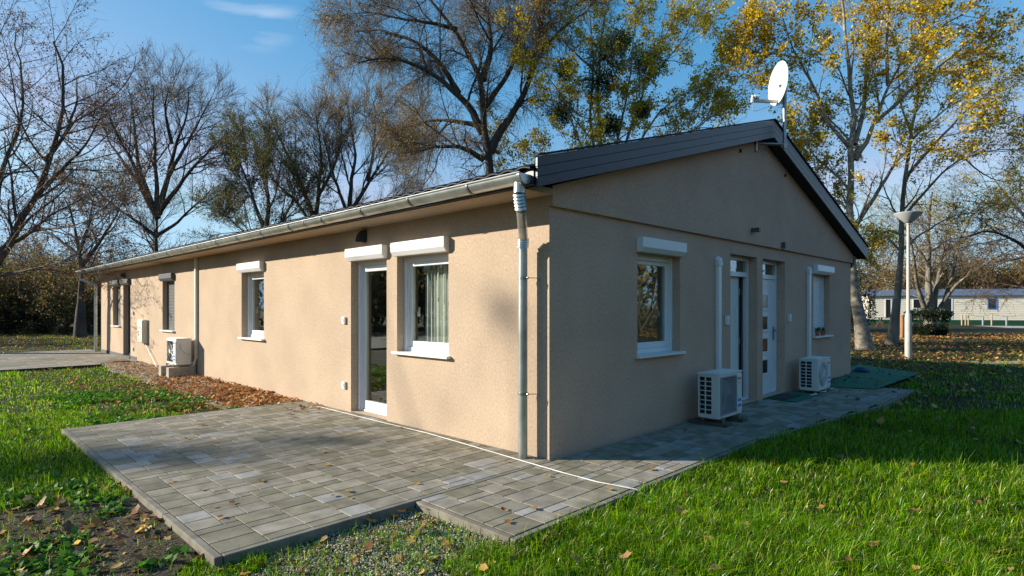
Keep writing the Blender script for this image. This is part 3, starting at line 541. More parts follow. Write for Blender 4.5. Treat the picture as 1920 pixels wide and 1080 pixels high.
# ---- outdoor units.  local frame: front at -y, left side at -x; origin at bottom centre
def outdoor_unit(label, loc, rz, w, d, h, style, group='outdoor air conditioning units'):
    t = thing('outdoor_unit', label, 'air conditioner', loc, rz, group); hw_, hd = w / 2, d / 2
    m_ = MB()
    # casing shell: left side has slots (built as bars), others solid
    m_.box(-hw_ + .012, hw_, hd - .012, hd, 0, h - .02); m_.box(hw_ - .012, hw_, -hd, hd - .012, 0, h - .02); m_.box(-hw_, hw_ - .012, -hd, hd - .012, 0, .015)
    # front plate with opening for the fan
    if style != 'louvre': pass
    fx0, fx1, fz0, fz1 = -hw_ + .05, hw_ - .19, .05, h - .06
    m_.box(-hw_ + .012, fx0, -hd, -hd + .012, .015, h - .02); m_.box(fx1, hw_ - .012, -hd, -hd + .012, .015, h - .02); m_.box(fx0, fx1, -hd, -hd + .012, .015, fz0); m_.box(fx0, fx1, -hd, -hd + .012, fz1, h - .02)
    # slotted left side
    m_.box(-hw_, -hw_ + .012, -hd, -hd + .10, .015, h - .02); m_.box(-hw_, -hw_ + .012, hd - .018, hd, .015, h - .02)
    ya, yb = -hd + .10, hd - .018; ym = (ya + yb) / 2; rows = 8; zz0, zz1 = .045, h - .045
    for k in range(rows + 1): zc = zz0 + (zz1 - zz0) * k / rows; m_.box(-hw_, -hw_ + .010, ya, yb, zc - .006, zc + .006)
    m_.box(-hw_, -hw_ + .010, ym - .008, ym + .008, zz0, zz1); m_.box(-hw_, -hw_ + .011, ya, yb, .015, zz0 - .007); m_.box(-hw_, -hw_ + .011, ya, yb, zz1 + .007, h - .02)
    m_.build('casing', M['ac'], t, bevel=.003)
    m_ = MB(); m_.box(-hw_ + .03, -hw_ + .05, -hd + .03, hd - .02, .03, h - .03); m_.box(-hw_ + .03, hw_ - .02, hd - .05, hd - .03, .03, h - .03); m_.build('coil', M['grille'], t)
    m_ = MB(); m_.box(-hw_ - .008, hw_ + .008, -hd - .008, hd + .008, h - .0195, h)
    for k in range(4): m_.box(-hw_ + .04, hw_ - .04, -hd + .03 + k * (d - .06) / 4, -hd + .03 + (k + .55) * (d - .06) / 4, h, h + .006)
    m_.build('top_cover', M['ac'], t, bevel=.005)
    cx, cz = (fx0 + fx1) / 2, (fz0 + fz1) / 2; rad = min(fx1 - fx0, fz1 - fz0) / 2 - .005
    if style == 'square':
        m_ = MB(); n = 17; m2_ = 17
        for k in range(n + 1): x = fx0 + (fx1 - fx0) * k / n; m_.box(x - .003, x + .003, -hd - .008, -hd - .004, fz0, fz1)
        for k in range(m2_ + 1): z = fz0 + (fz1 - fz0) * k / m2_; m_.box(fx0, fx1, -hd - .0115, -hd - .0085, z - .003, z + .003)
        ring(m_, PG, fx0 - .014, fx1 + .014, fz0 - .014, fz1 + .014, .014, -hd - .014, -hd - .001)
        g = m_.build('fan_guard', M['ac_mesh'], t)
    else:
        m_ = MB(); mp_ = 24 if style == 'round' else 12
        if style == 'round':      # flat plate with a round opening
            n = 48; vs = []; 
            for k in range(n):
                a = 2 * math.pi * k / n; c, s_ = math.cos(a), math.sin(a); q = min((fx1 - fx0) / 2 / max(abs(c), 1e-6), (fz1 - fz0) / 2 / max(abs(s_), 1e-6))
                vs += [(cx + c * rad, -hd - .002, cz + s_ * rad), (cx + c * q, -hd - .002, cz + s_ * q)]
            m_.add(vs, [(2 * k, 2 * ((k + 1) % n), 2 * ((k + 1) % n) + 1, 2 * k + 1) for k in range(n)]); m_.build('front_panel', M['ac'], t); m_ = MB()
            rr_ = [rad * f for f in (.25, .34, .43, .52, .61, .70, .79, .88, .98)]
        else: rr_ = []
        for r0 in rr_: m_.tube([(cx + r0 * math.cos(a * 2 * math.pi / 32), -hd - .009, cz + r0 * math.sin(a * 2 * math.pi / 32)) for a in range(33)], .0028, 5, False)
        for k in range(mp_):
            a = 2 * math.pi * k / mp_ + .1; L_ = rad * .98
            if style == 'spoke': c, s_ = math.cos(a), math.sin(a); L_ = min((fx1 - fx0) / 2 / max(abs(c), 1e-6), (fz1 - fz0) / 2 / max(abs(s_), 1e-6))
            m_.tube([(cx + .03 * math.cos(a), -hd - .012, cz + .03 * math.sin(a)), (cx + L_ * .6 * math.cos(a + .12), -hd - .012, cz + L_ * .6 * math.sin(a + .12)), (cx + L_ * math.cos(a), -hd - .006, cz + L_ * math.sin(a))], .0032, 5)
        if style == 'spoke': ring(m_, PG, fx0 - .01, fx1 + .01, fz0 - .01, fz1 + .01, .012, -hd - .012, -hd - .001)
        m_.tube([(cx, -hd - .02, cz), (cx, -hd - .004, cz)], .045, 20); g = m_.build('fan_guard', M['ac'], t, smooth=True)
    m_ = MB(); m_.tube([(cx, -hd + .035, cz), (cx, -hd + .07, cz)], .05, 16)
    for k in range(3):
        a0 = 2 * math.pi * k / 3; vs = []
        for i in range(7):
            a = a0 + i * .26
            for r0, yy_ in ((.045, .05 + i * .006), (rad * .93, .035 + i * .009)): vs.append((cx + r0 * math.cos(a), -hd + yy_, cz + r0 * math.sin(a)))
        m_.add(vs, [(2 * i, 2 * i + 2, 2 * i + 3, 2 * i + 1) for i in range(6)])
    m_.build('fan', M['fan'], t)
    # front right label strip
    m_ = MB(); m_.box(hw_ - .165, hw_ - .012, -hd - .012, -hd - .001, .04, h - .05); ls = m_.build('side_panel', M['ac'], t, bevel=.006)
    m_ = MB(); y_ = -hd - .0145; x_ = hw_ - .15
    m_.box(x_, x_ + .025, y_, y_ + .0015, h - .115, h - .085)
    for k, wq in enumerate((.012, .009, .011, .008, .010)): m_.box(x_ + .032 + k * .017, x_ + .032 + k * .017 + wq, y_, y_ + .0015, h - .110, h - .092)
    m_.build('brand_mark', M['red'], t)
    m_ = MB(); m_.box(x_ + .03, x_ + .07, y_, y_ + .0015, h - .165, h - .15); m_.build('model_mark', M['ac_mesh'], t)
    m_ = MB(); m_.box(x_, x_ + .11, y_, y_ + .0015, .09, .21); m_.build('energy_label', M['white'], t)
    m_ = MB(); m_.box(x_ + .004, x_ + .106, y_ - .0015, y_ - .0001, .165, .206); m_.box(x_ + .004, x_ + .106, y_ - .0015, y_ - .0001, .094, .135)
    m_.build('energy_label_print', M['blue'], t)
    for sx in (-hw_ + .08, hw_ - .12):
        m_ = MB(); m_.box(sx - .03, sx + .03, -hd - .035, hd + .02, -.02, -.001); m_.tube([(sx, -hd - .018, -.001), (sx, -hd - .018, .016)], .009, 8); m_.tube([(sx, -hd - .018, -.05), (sx, -hd - .018, -.02)], .016, 8); m_.tube([(sx, hd - .03, -.05), (sx, hd - .03, -.02)], .016, 8); m_.build('foot', M['zinc_dull'], t)
    return t
outdoor_unit('white outdoor unit with square mesh grille before the shaded gable', hw(3.03, -.345, .09), HROT, .68, .28, .57, 'square')
outdoor_unit('white outdoor unit with round fan grille at the far gable door', hw(6.83, -.34, .055), HROT, .68, .30, .55, 'round')
# sunlit unit: front faces -x of the house
u3 = outdoor_unit('sunlit cream outdoor unit on two concrete blocks below a dark shuttered window', hw(-.27, 10.64, .245), HROT - math.pi / 2, .70, .30, .57, 'spoke')
m_ = MB(); ring(m_, PL, -.12, .12, .06, .50, .008, .358, .362) if False else None
m_.box(.351, .357, -.10, .09, .06, .50); m_.build('service_cover', M['ac'], u3, bevel=.004)
m_ = MB(); m_.tube([(.36, -.07, .47), (.375, -.06, .35), (.37, .02, .25), (.365, .12, .22), (.36, .17, .24)], .008, 8); m_.build('refrigerant_pipe', M['trunking'], u3, smooth=True)
for i, (yy_, lb) in enumerate(((10.37, 'concrete block under the near end of the sunlit outdoor unit'), (10.93, 'concrete block under the far end of the sunlit outdoor unit'))):
    mb = MB(); mb.box(-.27, .27, -.09, .09, 0, .255); o = mb.build('concrete_block', M['concrete'], bevel=.008); o.location = hw(-.30, yy_, -.06); o.rotation_euler = (0, 0, HROT); tag(o, lb, 'concrete block')
for lb, x, y, zt in (('weathered timber bearer under the left end of the mesh grille unit', 2.78, -.33, .035), ('weathered timber bearer under the right end of the mesh grille unit', 3.26, -.33, .035)):
    mb = MB(); mb.box(-.09, .09, -.25, .25, .0, zt); o = mb.build('timber_bearer', mat('weathered_timber', (.11, .085, .055), .9, var=.4, bump=.4, bscale=40), bevel=.004); o.location = hw(x, y, .003); o.rotation_euler = (0, 0, HROT); tag(o, lb, 'timber')
mb = MB(); random.seed(4)
pts = [hw(6.2 + i * .16, -.45 - .06 * math.sin(i * 1.9) - .03 * random.random(), .014 + .012 * (i % 2)) for i in range(8)]; mb.tube(pts, .012, 8)
tag(mb.build('cable', M['cable'], smooth=True), 'loose pale cable tangled at the foot of the round fan unit', 'cable')
# patio cable
pts = [(-.184, 8.738), (-.184, 6.631), (-.135, 5.475), (-.139, 4.394), (-.142, 3.473), (-.145, 2.679), (-.13, 1.801), (-.183, .979), (-.225, .457), (-.251, .088), (-.284, -.372), (-.297, -.794), (-.245, -1.1)]
P3 = []
for i, (a, b) in enumerate(zip(pts[:-1], pts[1:])):
    for k in range(4): f = k / 4; P3.append(hw(a[0] + (b[0] - a[0]) * f, a[1] + (b[1] - a[1]) * f, .012 if a[1] < 5.3 else -.03))
P3 += [hw(-.24, -1.14, .012), hw(-.2, -1.2, -.03), hw(-.18, -1.28, -.075)]
mb = MB(); mb.tube(P3, .0055, 8); tag(mb.build('cable', M['cable'], smooth=True), 'long white cable lying on the patio along the foot of the wall', 'cable')

# mats
def mat_sheet(name, label, poly, z, m, th=.012, lift=0):
    mb = MB(); mb.prism(poly, 'z', 0, th); o = mb.build(name, M[m], bevel=.002); o.location = hw(0, 0, z); o.rotation_euler = (0, 0, HROT); return tag(o, label, 'mat')
mat_sheet('outdoor_mat', 'large green turf mat lying past the end of the walkway', [(7.62, -.44), (7.86, -1.06), (11.4, -1.12), (12.7, .35), (10.6, .6), (10.5, -.03), (7.9, -.04)], .006, 'mat_g')
mat_sheet('outdoor_mat', 'small green turf mat before the panelled door', [(5.36, -.03), (5.31, -.52), (6.43, -.56), (6.42, -.03)], .005, 'mat_g', .01)
mat_sheet('doormat', 'black rubber doormat lying on the small green mat', [(5.40, -.05), (5.38, -.36), (6.0, -.38), (6.0, -.05)], .017, 'doormat', .01)
mat_sheet('doormat', 'brown doormat on the paving at the dark front door', [(-.62, 15.15), (-.62, 15.85), (-.22, 15.85), (-.22, 15.15)], .006, 'coir', .015)
mb = MB(); random.seed(9)
for i in range(9): a = i * .7; mb.tube([(.16 * math.cos(a) * random.uniform(.5, 1), .12 * math.sin(a), .03), (.05 * math.cos(a + 2), .06 * math.sin(a + 2), .07), (.17 * math.cos(a + 2.4), .14 * math.sin(a + 2.4), .03)], [.02, .05, .015], 7)
o = mb.build('tarpaulin', M['dirtblue'], smooth=True); o.location = hw(10.75, -.12, .012); tag(o, 'crumpled dark blue tarpaulin on the green mat by the far corner', 'tarpaulin')

# satellite dish
mst = hw(5.30, -.36, 0)
t = thing('satellite_dish', 'white satellite dish on a steel mast at the roof peak', 'satellite dish', mst)
m_ = MB(); m_.tube([(0, 0, 4.02), (0, 0, 4.95)], .026, 14); m_.tube([(0, 0, 4.50), (0, 0, 4.78)], .031, 14); m_.build('mast', M['zinc_dull'], t, smooth=True)
wv = hw(4.93, -.05, 4.09) - mst; m_ = MB(); m_.tube([(wv.x, wv.y, 3.96), (wv.x, wv.y, 4.22)], .03, 12); m_.tube([(wv.x, wv.y, 4.09), (0, 0, 4.09)], .022, 10); m_.tube([(0, 0, 4.05), (0, 0, 4.13)], .036, 12); m_.build('mast_bracket', M['zinc_dull'], t, smooth=True)
nrm = Vector((-.99, -.05, .05)).normalized(); cen = Vector((-.10, -.05, 5.035)) + nrm * .02
u_ = nrm.cross(Vector((0, 0, 1))).normalized(); v_ = u_.cross(nrm).normalized()
m_ = MB(); vs = []; n = 40; rings = 9
for i in range(rings + 1):
    f = i / rings
    for k in range(n): a = 2 * math.pi * k / n; vs.append(cen + u_ * (.30 * f * math.cos(a)) + v_ * (.328 * f * math.sin(a)) + nrm * (.06 * f * f - .05))
m_.add(vs, [(i * n + k, i * n + (k + 1) % n, (i + 1) * n + (k + 1) % n, (i + 1) * n + k) for i in range(rings) for k in range(n)])
rim = [cen + u_ * (.303 * math.cos(a)) + v_ * (.331 * math.sin(a)) + nrm * .01 for a in [2 * math.pi * k / n for k in range(n + 1)]]; m_.tube(rim, .007, 6, False)
m_.build('reflector', M['dish'], t, smooth=True)
bp = cen - v_ * .285 + nrm * .0; lnb = cen - v_ * .24 + nrm * .38
m_ = MB(); m_.obox(bp - nrm * .06, lnb - v_ * .06, .03, .045); m_.obox(bp + nrm * -.04, cen - nrm * .08, .03, .03); m_.build('feed_arm', M['zinc_dull'], t)
m_ = MB(); m_.tube([lnb + nrm * .04, lnb - nrm * .0], .026, 12); m_.tube([lnb, lnb - nrm * .07], .034, 12); m_.tube([lnb + nrm * .03, lnb + nrm * .035 - v_ * .09], .02, 8); m_.build('feed_horn', M['dish'], t, smooth=True)
m_ = MB(); q = lnb + nrm * .035 - v_ * .09; m_.tube([q, q + Vector((.02, 0, -.12)), q + Vector((.07, .02, -.13)), bp + Vector((0, 0, -.03))], .004, 6); m_.build('coax_cable', M['cable'], t, smooth=True)
m_ = MB(); m_.obox((0, 0, 4.93), cen - nrm * .06, .09, .06); m_.tube([(0, 0, 4.80), (0, 0, 4.96)], .034, 12); m_.build('dish_mount', M['steel'], t)
# gable vent pegs
small_box('vent_peg', 'tiny dark peg under the roof edge left of the dish', 'peg', PG, 4.35, 3.86, .03, .05, .07, 'fascia_in'); small_box('vent_peg', 'tiny dark peg under the right slope of the roof edge', 'peg', PG, 6.2, 3.79, .03, .05, .07, 'fascia_in')

# flower pots on the far gable sill
def pot(label, s, k):
    t = on_house('flower_pot', label, 'flower pot', s, .02, .931, 'flower pots on the shuttered window sill')
    m_ = MB(); m_.lathe([(.035 * k, 0), (.05 * k, .085), (.056 * k, .085), (.056 * k, .10), (.046 * k, .10), (.043 * k, .08)], n=16); m_.build('pot', M['terracotta'], t, smooth=True)
    vs, cs = [], []; m_ = MB()
    for i in range(26):
        a = random.random() * 6.28; l_ = random.uniform(.04, .11) * k; tip = Vector((math.cos(a) * l_ * .7, math.sin(a) * l_ * .7, .09 + l_)); sd = Vector((-math.sin(a), math.cos(a), 0)) * .014
        m_.col = (.04, random.uniform(.06, .12), .02); m_.add([(0, 0, .085), tip * .6 + sd, tip, tip * .6 - sd], [(0, 1, 2, 3)])
    m_.build('plant', M['foliage'], t, color=True)
random.seed(3); pot('smaller potted plant on the left of the shuttered window sill', 8.16, .9); pot('larger potted plant on the right of the shuttered window sill', 8.50, 1.1)

# ------------------------------------------------------------------ street lamp
p = ongr(1703, 673); t = thing('street_lamp', 'tall pale street lamp with wide cone top behind the house', 'street lamp', p)
m_ = MB(); m_.lathe([(.092, 0), (.092, 1.25), (.075, 1.36), (.05, 1.42), (.044, 4.05), (.06, 4.06), (.06, 4.12)], n=20); m_.build('post', M['lampmetal'], t, smooth=True)
m_ = MB(); m_.lathe([(.075, 4.10), (.10, 4.12), (.37, 4.37), (.38, 4.40), (.37, 4.41), (.0, 4.43)][:5] + [(.02, 4.44)], n=32); m_.build('lamp_hood', M['lamptop'], t, smooth=True)
m_ = MB(); m_.box(-.035, .035, -.098, -.09, .5, .75); m_.build('access_door', M['lampmetal'], t, bevel=.003)

# ------------------------------------------------------------------ mobile homes and bits round them
def cladding_box(mb, x0, x1, y, z0, z1, holes, dep=3.6):
    P = lambda s, o, z: (s, y + o, z)
    zs = np.arange(z0, z1 - .01, .2)
    for z in zs:
        zt = min(z + .2, z1)
        segs = [(x0, x1)]
        for a, b, c, d in holes:
            if z + .1 > c and z + .1 < d:
                ns = []
                for s_, e_ in segs:
                    if b <= s_ or a >= e_: ns.append((s_, e_)); continue
                    if a > s_: ns.append((s_, a))
                    if b < e_: ns.append((b, e_))
                segs = ns
        for s_, e_ in segs: mb.add([(s_, y - .018, z), (e_, y - .018, z), (e_, y, zt), (s_, y, zt)], [(0, 1, 2, 3)]); mb.add([(s_, y - .018, z), (e_, y - .018, z), (e_, y + .05, z), (s_, y + .05, z)], [(0, 1, 2, 3)])
    mb.box(x0, x1, y + .052, y + dep, z0, z1)
def mobile_home(label, x0, x1, y, holes, rz=0.):
    """holes: (x0,x1,z0,z1,kind)"""
    t = thing('mobile_home', label, 'mobile home', (0, y, 0)); zb = .35
    m_ = MB(); cladding_box(m_, x0, x1, 0, zb, 2.55, [h[:4] for h in holes]); m_.build('wall', M['clad'], t)
    m_ = MB(); m_.box(x0 - .1, x1 + .1, -.06, -.02, 2.44, 2.62); m_.build('eaves_trim', M['clad_trim'], t)
    m_ = MB(); m_.prism([(-.22, 2.60), (1.8, 3.18), (3.85, 2.6), (3.85, 2.5), (1.8, 3.05), (-.22, 2.52)], 'x', x0 - .2, x1 + .2); m_.build('roof', M['roofblue'], t)
    m_ = MB(); m_.box(x0 - .05, x1 + .05, -.09, -.03, -.08, .36); m_.build('skirting', M['greenskirt'], t)
    for a, b, c, d, k in holes:
        m_ = MB(); ring(m_, PG, a, b, c, d, .08, -.035, .03); w_ = m_.build('door' if k == 'door' else 'window', M['pvc'] if k != 'blue' else M['bluetrim'], t)
        m_ = MB(); m_.box(a + .08, b - .08, .0, .02, c + .08, d - .08); m_.build('glass_pane', M['darkglass'], w_)
    return t
def hx(px, Y): return (px - 960) / F_ * Y
MA, MU = np.array([33.36, 54.8]), np.array([.948, -.317])
def ms(px): k = (px - 960) / F_; return (k * MA[1] - MA[0]) / (MU[0] - k * MU[1])
def mw(s_, off): return (MA[0] + MU[0] * s_ + MU[1] * off, MA[1] + MU[1] * s_ - MU[0] * off)       # off: metres toward the viewer
for lb_, a_, b_, hs_ in (('cream mobile home behind the leaning tree trunk, left of the clipped bush', ms(1629), ms(1752), [(ms(1659), ms(1672), .45, 2.3, 'door'), (ms(1711), ms(1730), 1.35, 2.3, 'window')]),
                        ('long cream mobile home right of the clipped bush', ms(1757), ms(2010), [(ms(1768), ms(1786), .45, 2.35, 'door'), (ms(1851), ms(1870), 1.3, 2.3, 'blue')])):
    t_ = mobile_home(lb_, a_, b_, 0, hs_); t_.location = (MA[0], MA[1], 0); t_.rotation_euler = (0, 0, math.atan2(MU[1], MU[0]))
random.seed(5)
def post(name, label, px, Y, h, r, m, group, z0=GZ):
    mb = MB(); hx_ = mw(ms(px), 2.5) if Y > 40 else (hx(px, Y), Y); mb.lathe([(r, -.05), (r, h * .96), (r * .8, h), (.001, h + .001)], n=10); o = mb.build(name, M[m], smooth=True); o.location = (hx_[0], hx_[1], z0); return tag(o, label, 'post', group)
post('wooden_post', 'short orange wooden post between the leaning tree and the bush', 1692, 28.5, 1.2, .1, 'wood', None)
for px, d in ((1782, 'first of the pale rope posts right of the mobile home door'), (1788.5, 'second of the pale rope posts right of the mobile home door'), (1793.5, 'third of the pale rope posts right of the mobile home door'), (1835, 'pale rope post standing alone below the blank cladding'), (1898, 'pale rope post right of the blue framed window')):
    post('rope_post', d, px, 47.5, .95, .06, 'palewood', 'pale posts along the mobile home')
for px, d in ((1819.5, 'short grey post left of the lone pale rope post'), (1861.5, 'short grey post under the blue framed window')):
    post('short_post', d, px, 48.5, .75, .07, 'greypost', 'short grey posts along the mobile home')
mb = MB(); xs = [mw(ms(p_), 2.5) for p_ in (1793.5, 1835, 1898)]
for a, b in zip(xs[:-1], xs[1:]): mb.tube([(a[0] + (b[0] - a[0]) * i / 12, a[1] + (b[1] - a[1]) * i / 12, .95 - .25 * math.sin(math.pi * i / 12) ** 1) for i in range(13)], .02, 6)
tag(mb.build('rope', M['palewood'], smooth=True), 'slack rope strung between the pale posts', 'rope')
# picnic table and a toy-coloured chair by it
p = (hx(1668, 44), 44, GZ); t = thing('picnic_table', 'dark picnic table in front of the left mobile home', 'table', p)
m_ = MB(); [m_.box(-.9, .9, -.4 + k * .16, -.26 + k * .16, .74, .78) for k in range(5)]; m_.build('tabletop', M['darkwood'], t)
for sx in (-.7, .7): m_ = MB(); m_.obox((sx, -.55, 0), (sx, .2, .74), .06, .08); m_.obox((sx, .55, 0), (sx, -.2, .74), .06, .08); m_.box(sx - .03, sx + .03, -.75, .75, .38, .43); m_.build('leg', M['darkwood'], t)
for sy in (-1, 1): m_ = MB(); m_.box(-.9, .9, sy * .62 - .12, sy * .62 + .12, .431, .47); m_.build('bench_seat', M['darkwood'], t)
t = thing('garden_chair', 'blue plastic chair beside the picnic table', 'chair', (hx(1681, 43.5), 43.5, GZ))
m_ = MB(); m_.box(-.25, .25, -.22, .25, .42, .46); m_.build('seat', M['bluetrim'], t); m_ = MB(); m_.box(-.25, .25, .21, .26, .47, .95); m_.build('backrest', M['white'], t)
for sx in (-.22, .22):
    for sy in (-.2, .22): m_ = MB(); m_.box(sx - .02, sx + .02, sy - .02, sy + .02, 0, .42); m_.build('leg', M['bluetrim'], t)
# gravel road in front of the homes and a pale kerb on the right
def flat(name, poly, z, m):
    mb = MB(); mb.add([(x, y, z) for x, y in poly], [tuple(range(len(poly)))]); return struct(mb.build(name, m))
flat('road', [mw(ms(1800), 9.), mw(60, 9.), mw(60, 3.5), mw(ms(1790), 3.5)], -.055, mat('pale_gravel_road', (.42, .39, .35), .95, var=.4, vscale=2, bump=.5))
mb = MB(); mb.box(hx(1822, 16.2), hx(2100, 16.2), 15.9, 16.6, -.1, -.035); struct(mb.build('kerb', M['concrete'], bevel=.01))

# ------------------------------------------------------------------ trees
def norm(a): return a / np.maximum(np.linalg.norm(a, axis=-1, keepdims=True), 1e-9)
def resample(pts, k):
    p = np.array(pts, float); d = np.r_[0, np.cumsum(np.linalg.norm(np.diff(p, axis=0), axis=1))]; t = np.linspace(0, d[-1], k + 1)
    # smooth (Catmull-Rom like) via chord-parameter cubic on each axis
    out = np.stack([np.interp(t, d, p[:, i]) for i in range(3)], 1)
    for _ in range(2): out[1:-1] = out[1:-1] * .5 + (out[:-2] + out[2:]) * .25
    return out, d[-1]
def tubes(P, R, sides):
    n, k, _ = P.shape; T = np.empty_like(P); T[:, 1:-1] = P[:, 2:] - P[:, :-2]; T[:, 0] = P[:, 1] - P[:, 0]; T[:, -1] = P[:, -1] - P[:, -2]; T = norm(T)
    ref = np.where(np.abs(T[:, :1, 2:3]) > .85, np.array([1., .1, 0]), np.array([0, .1, 1.])); U = norm(np.cross(T, ref)); Vv = np.cross(T, U)
    a = np.arange(sides) * 2 * np.pi / sides
    V = P[:, :, None] + R[:, :, None, None] * (U[:, :, None] * np.cos(a)[None, None, :, None] + Vv[:, :, None] * np.sin(a)[None, None, :, None])
    b = (np.arange(n)[:, None, None] * k + np.arange(k - 1)[None, :, None]) * sides; j = np.arange(sides)[None, None, :]; j2 = (j + 1) % sides
    return V.reshape(-1, 3), np.stack([b + j, b + j2, b + sides + j2, b + sides + j], -1).reshape(-1, 4)
def spawn(P, R, rng, per, t0, t1, ang, angv, length, lenv, taper, rr, k, wig, trop, rmin=.004, bias=None, tipscale=.5, rabs=None, flat_=0):
    """children of every path in P. length: absolute m at t0, shrinking to tipscale at the tip"""
    n, kk, _ = P.shape; kk -= 1
    t = (np.arange(per)[None] + rng.random((n, per))) / per * (t1 - t0) + t0; f = t * kk; i = np.minimum(f.astype(int), kk - 1); f = f - i; a = np.arange(n)[:, None]
    S = P[a, i] * (1 - f[..., None]) + P[a, i + 1] * f[..., None]; T = norm(P[a, i + 1] - P[a, i]); r0 = R[a, i] * (1 - f) + R[a, i + 1] * f
    rand = norm(rng.normal(size=(n, per, 3)) * np.array([1, 1, 1 - flat_])); perp = norm(rand - (rand * T).sum(-1, keepdims=True) * T)
    if bias is not None: perp = norm(perp + np.array(bias)); perp = norm(perp - (perp * T).sum(-1, keepdims=True) * T * .6)
    an = np.radians(ang + rng.normal(size=(n, per)) * angv)[..., None]; D = norm(T * np.cos(an) + perp * np.sin(an))
    L = length * (1 - (1 - tipscale) * (t - t0) / max(t1 - t0, 1e-6)) * (1 + lenv * rng.normal(size=(n, per))); L = np.maximum(L, length * .2)
    S = S.reshape(-1, 3); D = D.reshape(-1, 3); L = L.ravel(); r0 = np.maximum(r0.ravel() * rr, rmin) if rabs is None else np.full(len(L), rabs)
    out = [S]; p = S; tr = np.array(trop, float)
    for s in range(k): D = norm(D + wig * rng.normal(size=D.shape) + tr * ((s + 1) / k)); p = p + D * (L / k)[:, None]; out.append(p)
    Q = np.stack(out, 1); RR = r0[:, None] * (1 - (1 - taper) * np.linspace(0, 1, k + 1)[None])
    return Q, RR
def leaf_quads(P, rng, per, size, t0=.2, jit=.04, cols=None, wts=None, droop=0, frac=1., block=5):
    if frac < 1: mk = np.repeat(rng.random(len(P) // block + 1) < frac, block)[:len(P)]; P = P[mk]
    n, kk, _ = P.shape; kk -= 1; t = rng.random((n, per)) * (1 - t0) + t0; f = t * kk; i = np.minimum(f.astype(int), kk - 1); f = f - i; a = np.arange(n)[:, None]
    S = (P[a, i] * (1 - f[..., None]) + P[a, i + 1] * f[..., None]).reshape(-1, 3); S = S + rng.normal(size=S.shape) * jit; m = len(S)
    u = norm(rng.normal(size=(m, 3)) + np.array([0, 0, -droop])); v = norm(np.cross(u, rng.normal(size=(m, 3)))); s = (size * rng.uniform(.6, 1.3, m))[:, None]
    V = np.stack([S, S + (u * .5 + v * .42) * s, S + u * s, S + (u * .5 - v * .42) * s], 1).reshape(-1, 3); F = np.arange(m * 4).reshape(-1, 4)
    c = np.array(cols)[rng.choice(len(cols), m, p=wts)] * rng.uniform(.75, 1.2, (m, 1)); return V, F, np.repeat(c, 4, 0)
YEL = ([(.82, .56, .012), (.74, .44, .012), (.58, .50, .02), (.24, .26, .02), (.26, .12, .02)], [.36, .22, .16, .12, .14])
OLV = ([(.70, .55, .02), (.50, .46, .02), (.78, .48, .02), (.24, .26, .02), (.26, .14, .02)], [.3, .26, .24, .12, .08])
BRN = ([(.12, .05, .025), (.20, .09, .035), (.08, .04, .02), (.28, .14, .04)], [.35, .25, .25, .15])
WLF = ([(.46, .33, .09), (.36, .26, .09), (.60, .32, .04)], [.4, .4, .2])
GRN = ([(.10, .12, .03), (.16, .17, .04), (.25, .2, .05)], [.4, .4, .2])
def tree(name, label, limbs, Y, spec, r0, seed, bk, tw, leaves=None, group=None, sides=10, extra=None, shrink=.14):
    """limbs: list of (pixel polyline, depth swing, start radius factor) ; spec: list of spawn kwargs"""
    rng = np.random.default_rng(seed); K = 14; P = []; R = []
    for pts, dy, rf in limbs:
        d = np.linspace(0, 1, len(pts)); w = [at(px, py, Y + dy * q * q) for (px, py), q in zip(pts, d)]
        c, L = resample(w, K); c[2:-1] += np.cumsum(rng.normal(size=(K - 2, 3)) * L * .004, 0); P.append(c)
        tt = np.linspace(0, 1, K + 1); rr = r0 * rf * (1 - (1 - shrink) * tt ** .7)
        if rf > .99 and c[0][2] < 2.2: P[-1][0][2] = GZ - .06
        if rf > .99: rr = rr * (1 + .6 * np.exp(-tt * 12))
        R.append(rr)
    P = np.array(P); R = np.array(R); base = Vector(P[0, 0]); base.z = GZ if base.z < 1 else base.z
    P = P - np.array([base.x, base.y, base.z]); t = thing(name, label, 'tree', base, 0, group)
    V, F = tubes(P, R, sides); parts = [(V, F)]; lev = [(P, R)]
    for si, sp in enumerate(spec):
        sp = dict(sp); src = sp.pop('src', -1); sd = sp.pop('sides', 3); lf = sp.pop('keep', None)
        Q, RR = spawn(lev[src][0], lev[src][1], rng, **sp); lev.append((Q, RR)); parts.append(tubes(Q, RR, sd))
    def join(ps):
        V = []; F = []; o = 0
        for a, b in ps: V.append(a); F.append(b + o); o += len(a)
        return np.concatenate(V), np.concatenate(F)
    V, F = join(parts[:2]); np_mesh('trunk', V, F, bk, t, smooth=True)
    V, F = join(parts[2:]); mi = np.zeros(len(F), int); cols = np.ones((len(V), 3)) * .2
    if leaves:
        for (lv, per, size, pal, kw) in leaves:
            v, f, c = leaf_quads(lev[lv][0], rng, per, size, cols=pal[0], wts=pal[1], **kw); F = np.r_[F, f + len(V)]; V = np.r_[V, v]; cols = np.r_[cols, c]; mi = np.r_[mi, np.ones(len(f), int)]
    np_mesh('crown', V, F, [tw, M['foliage']], t, mi=mi, cols=cols)
    return t, lev, base
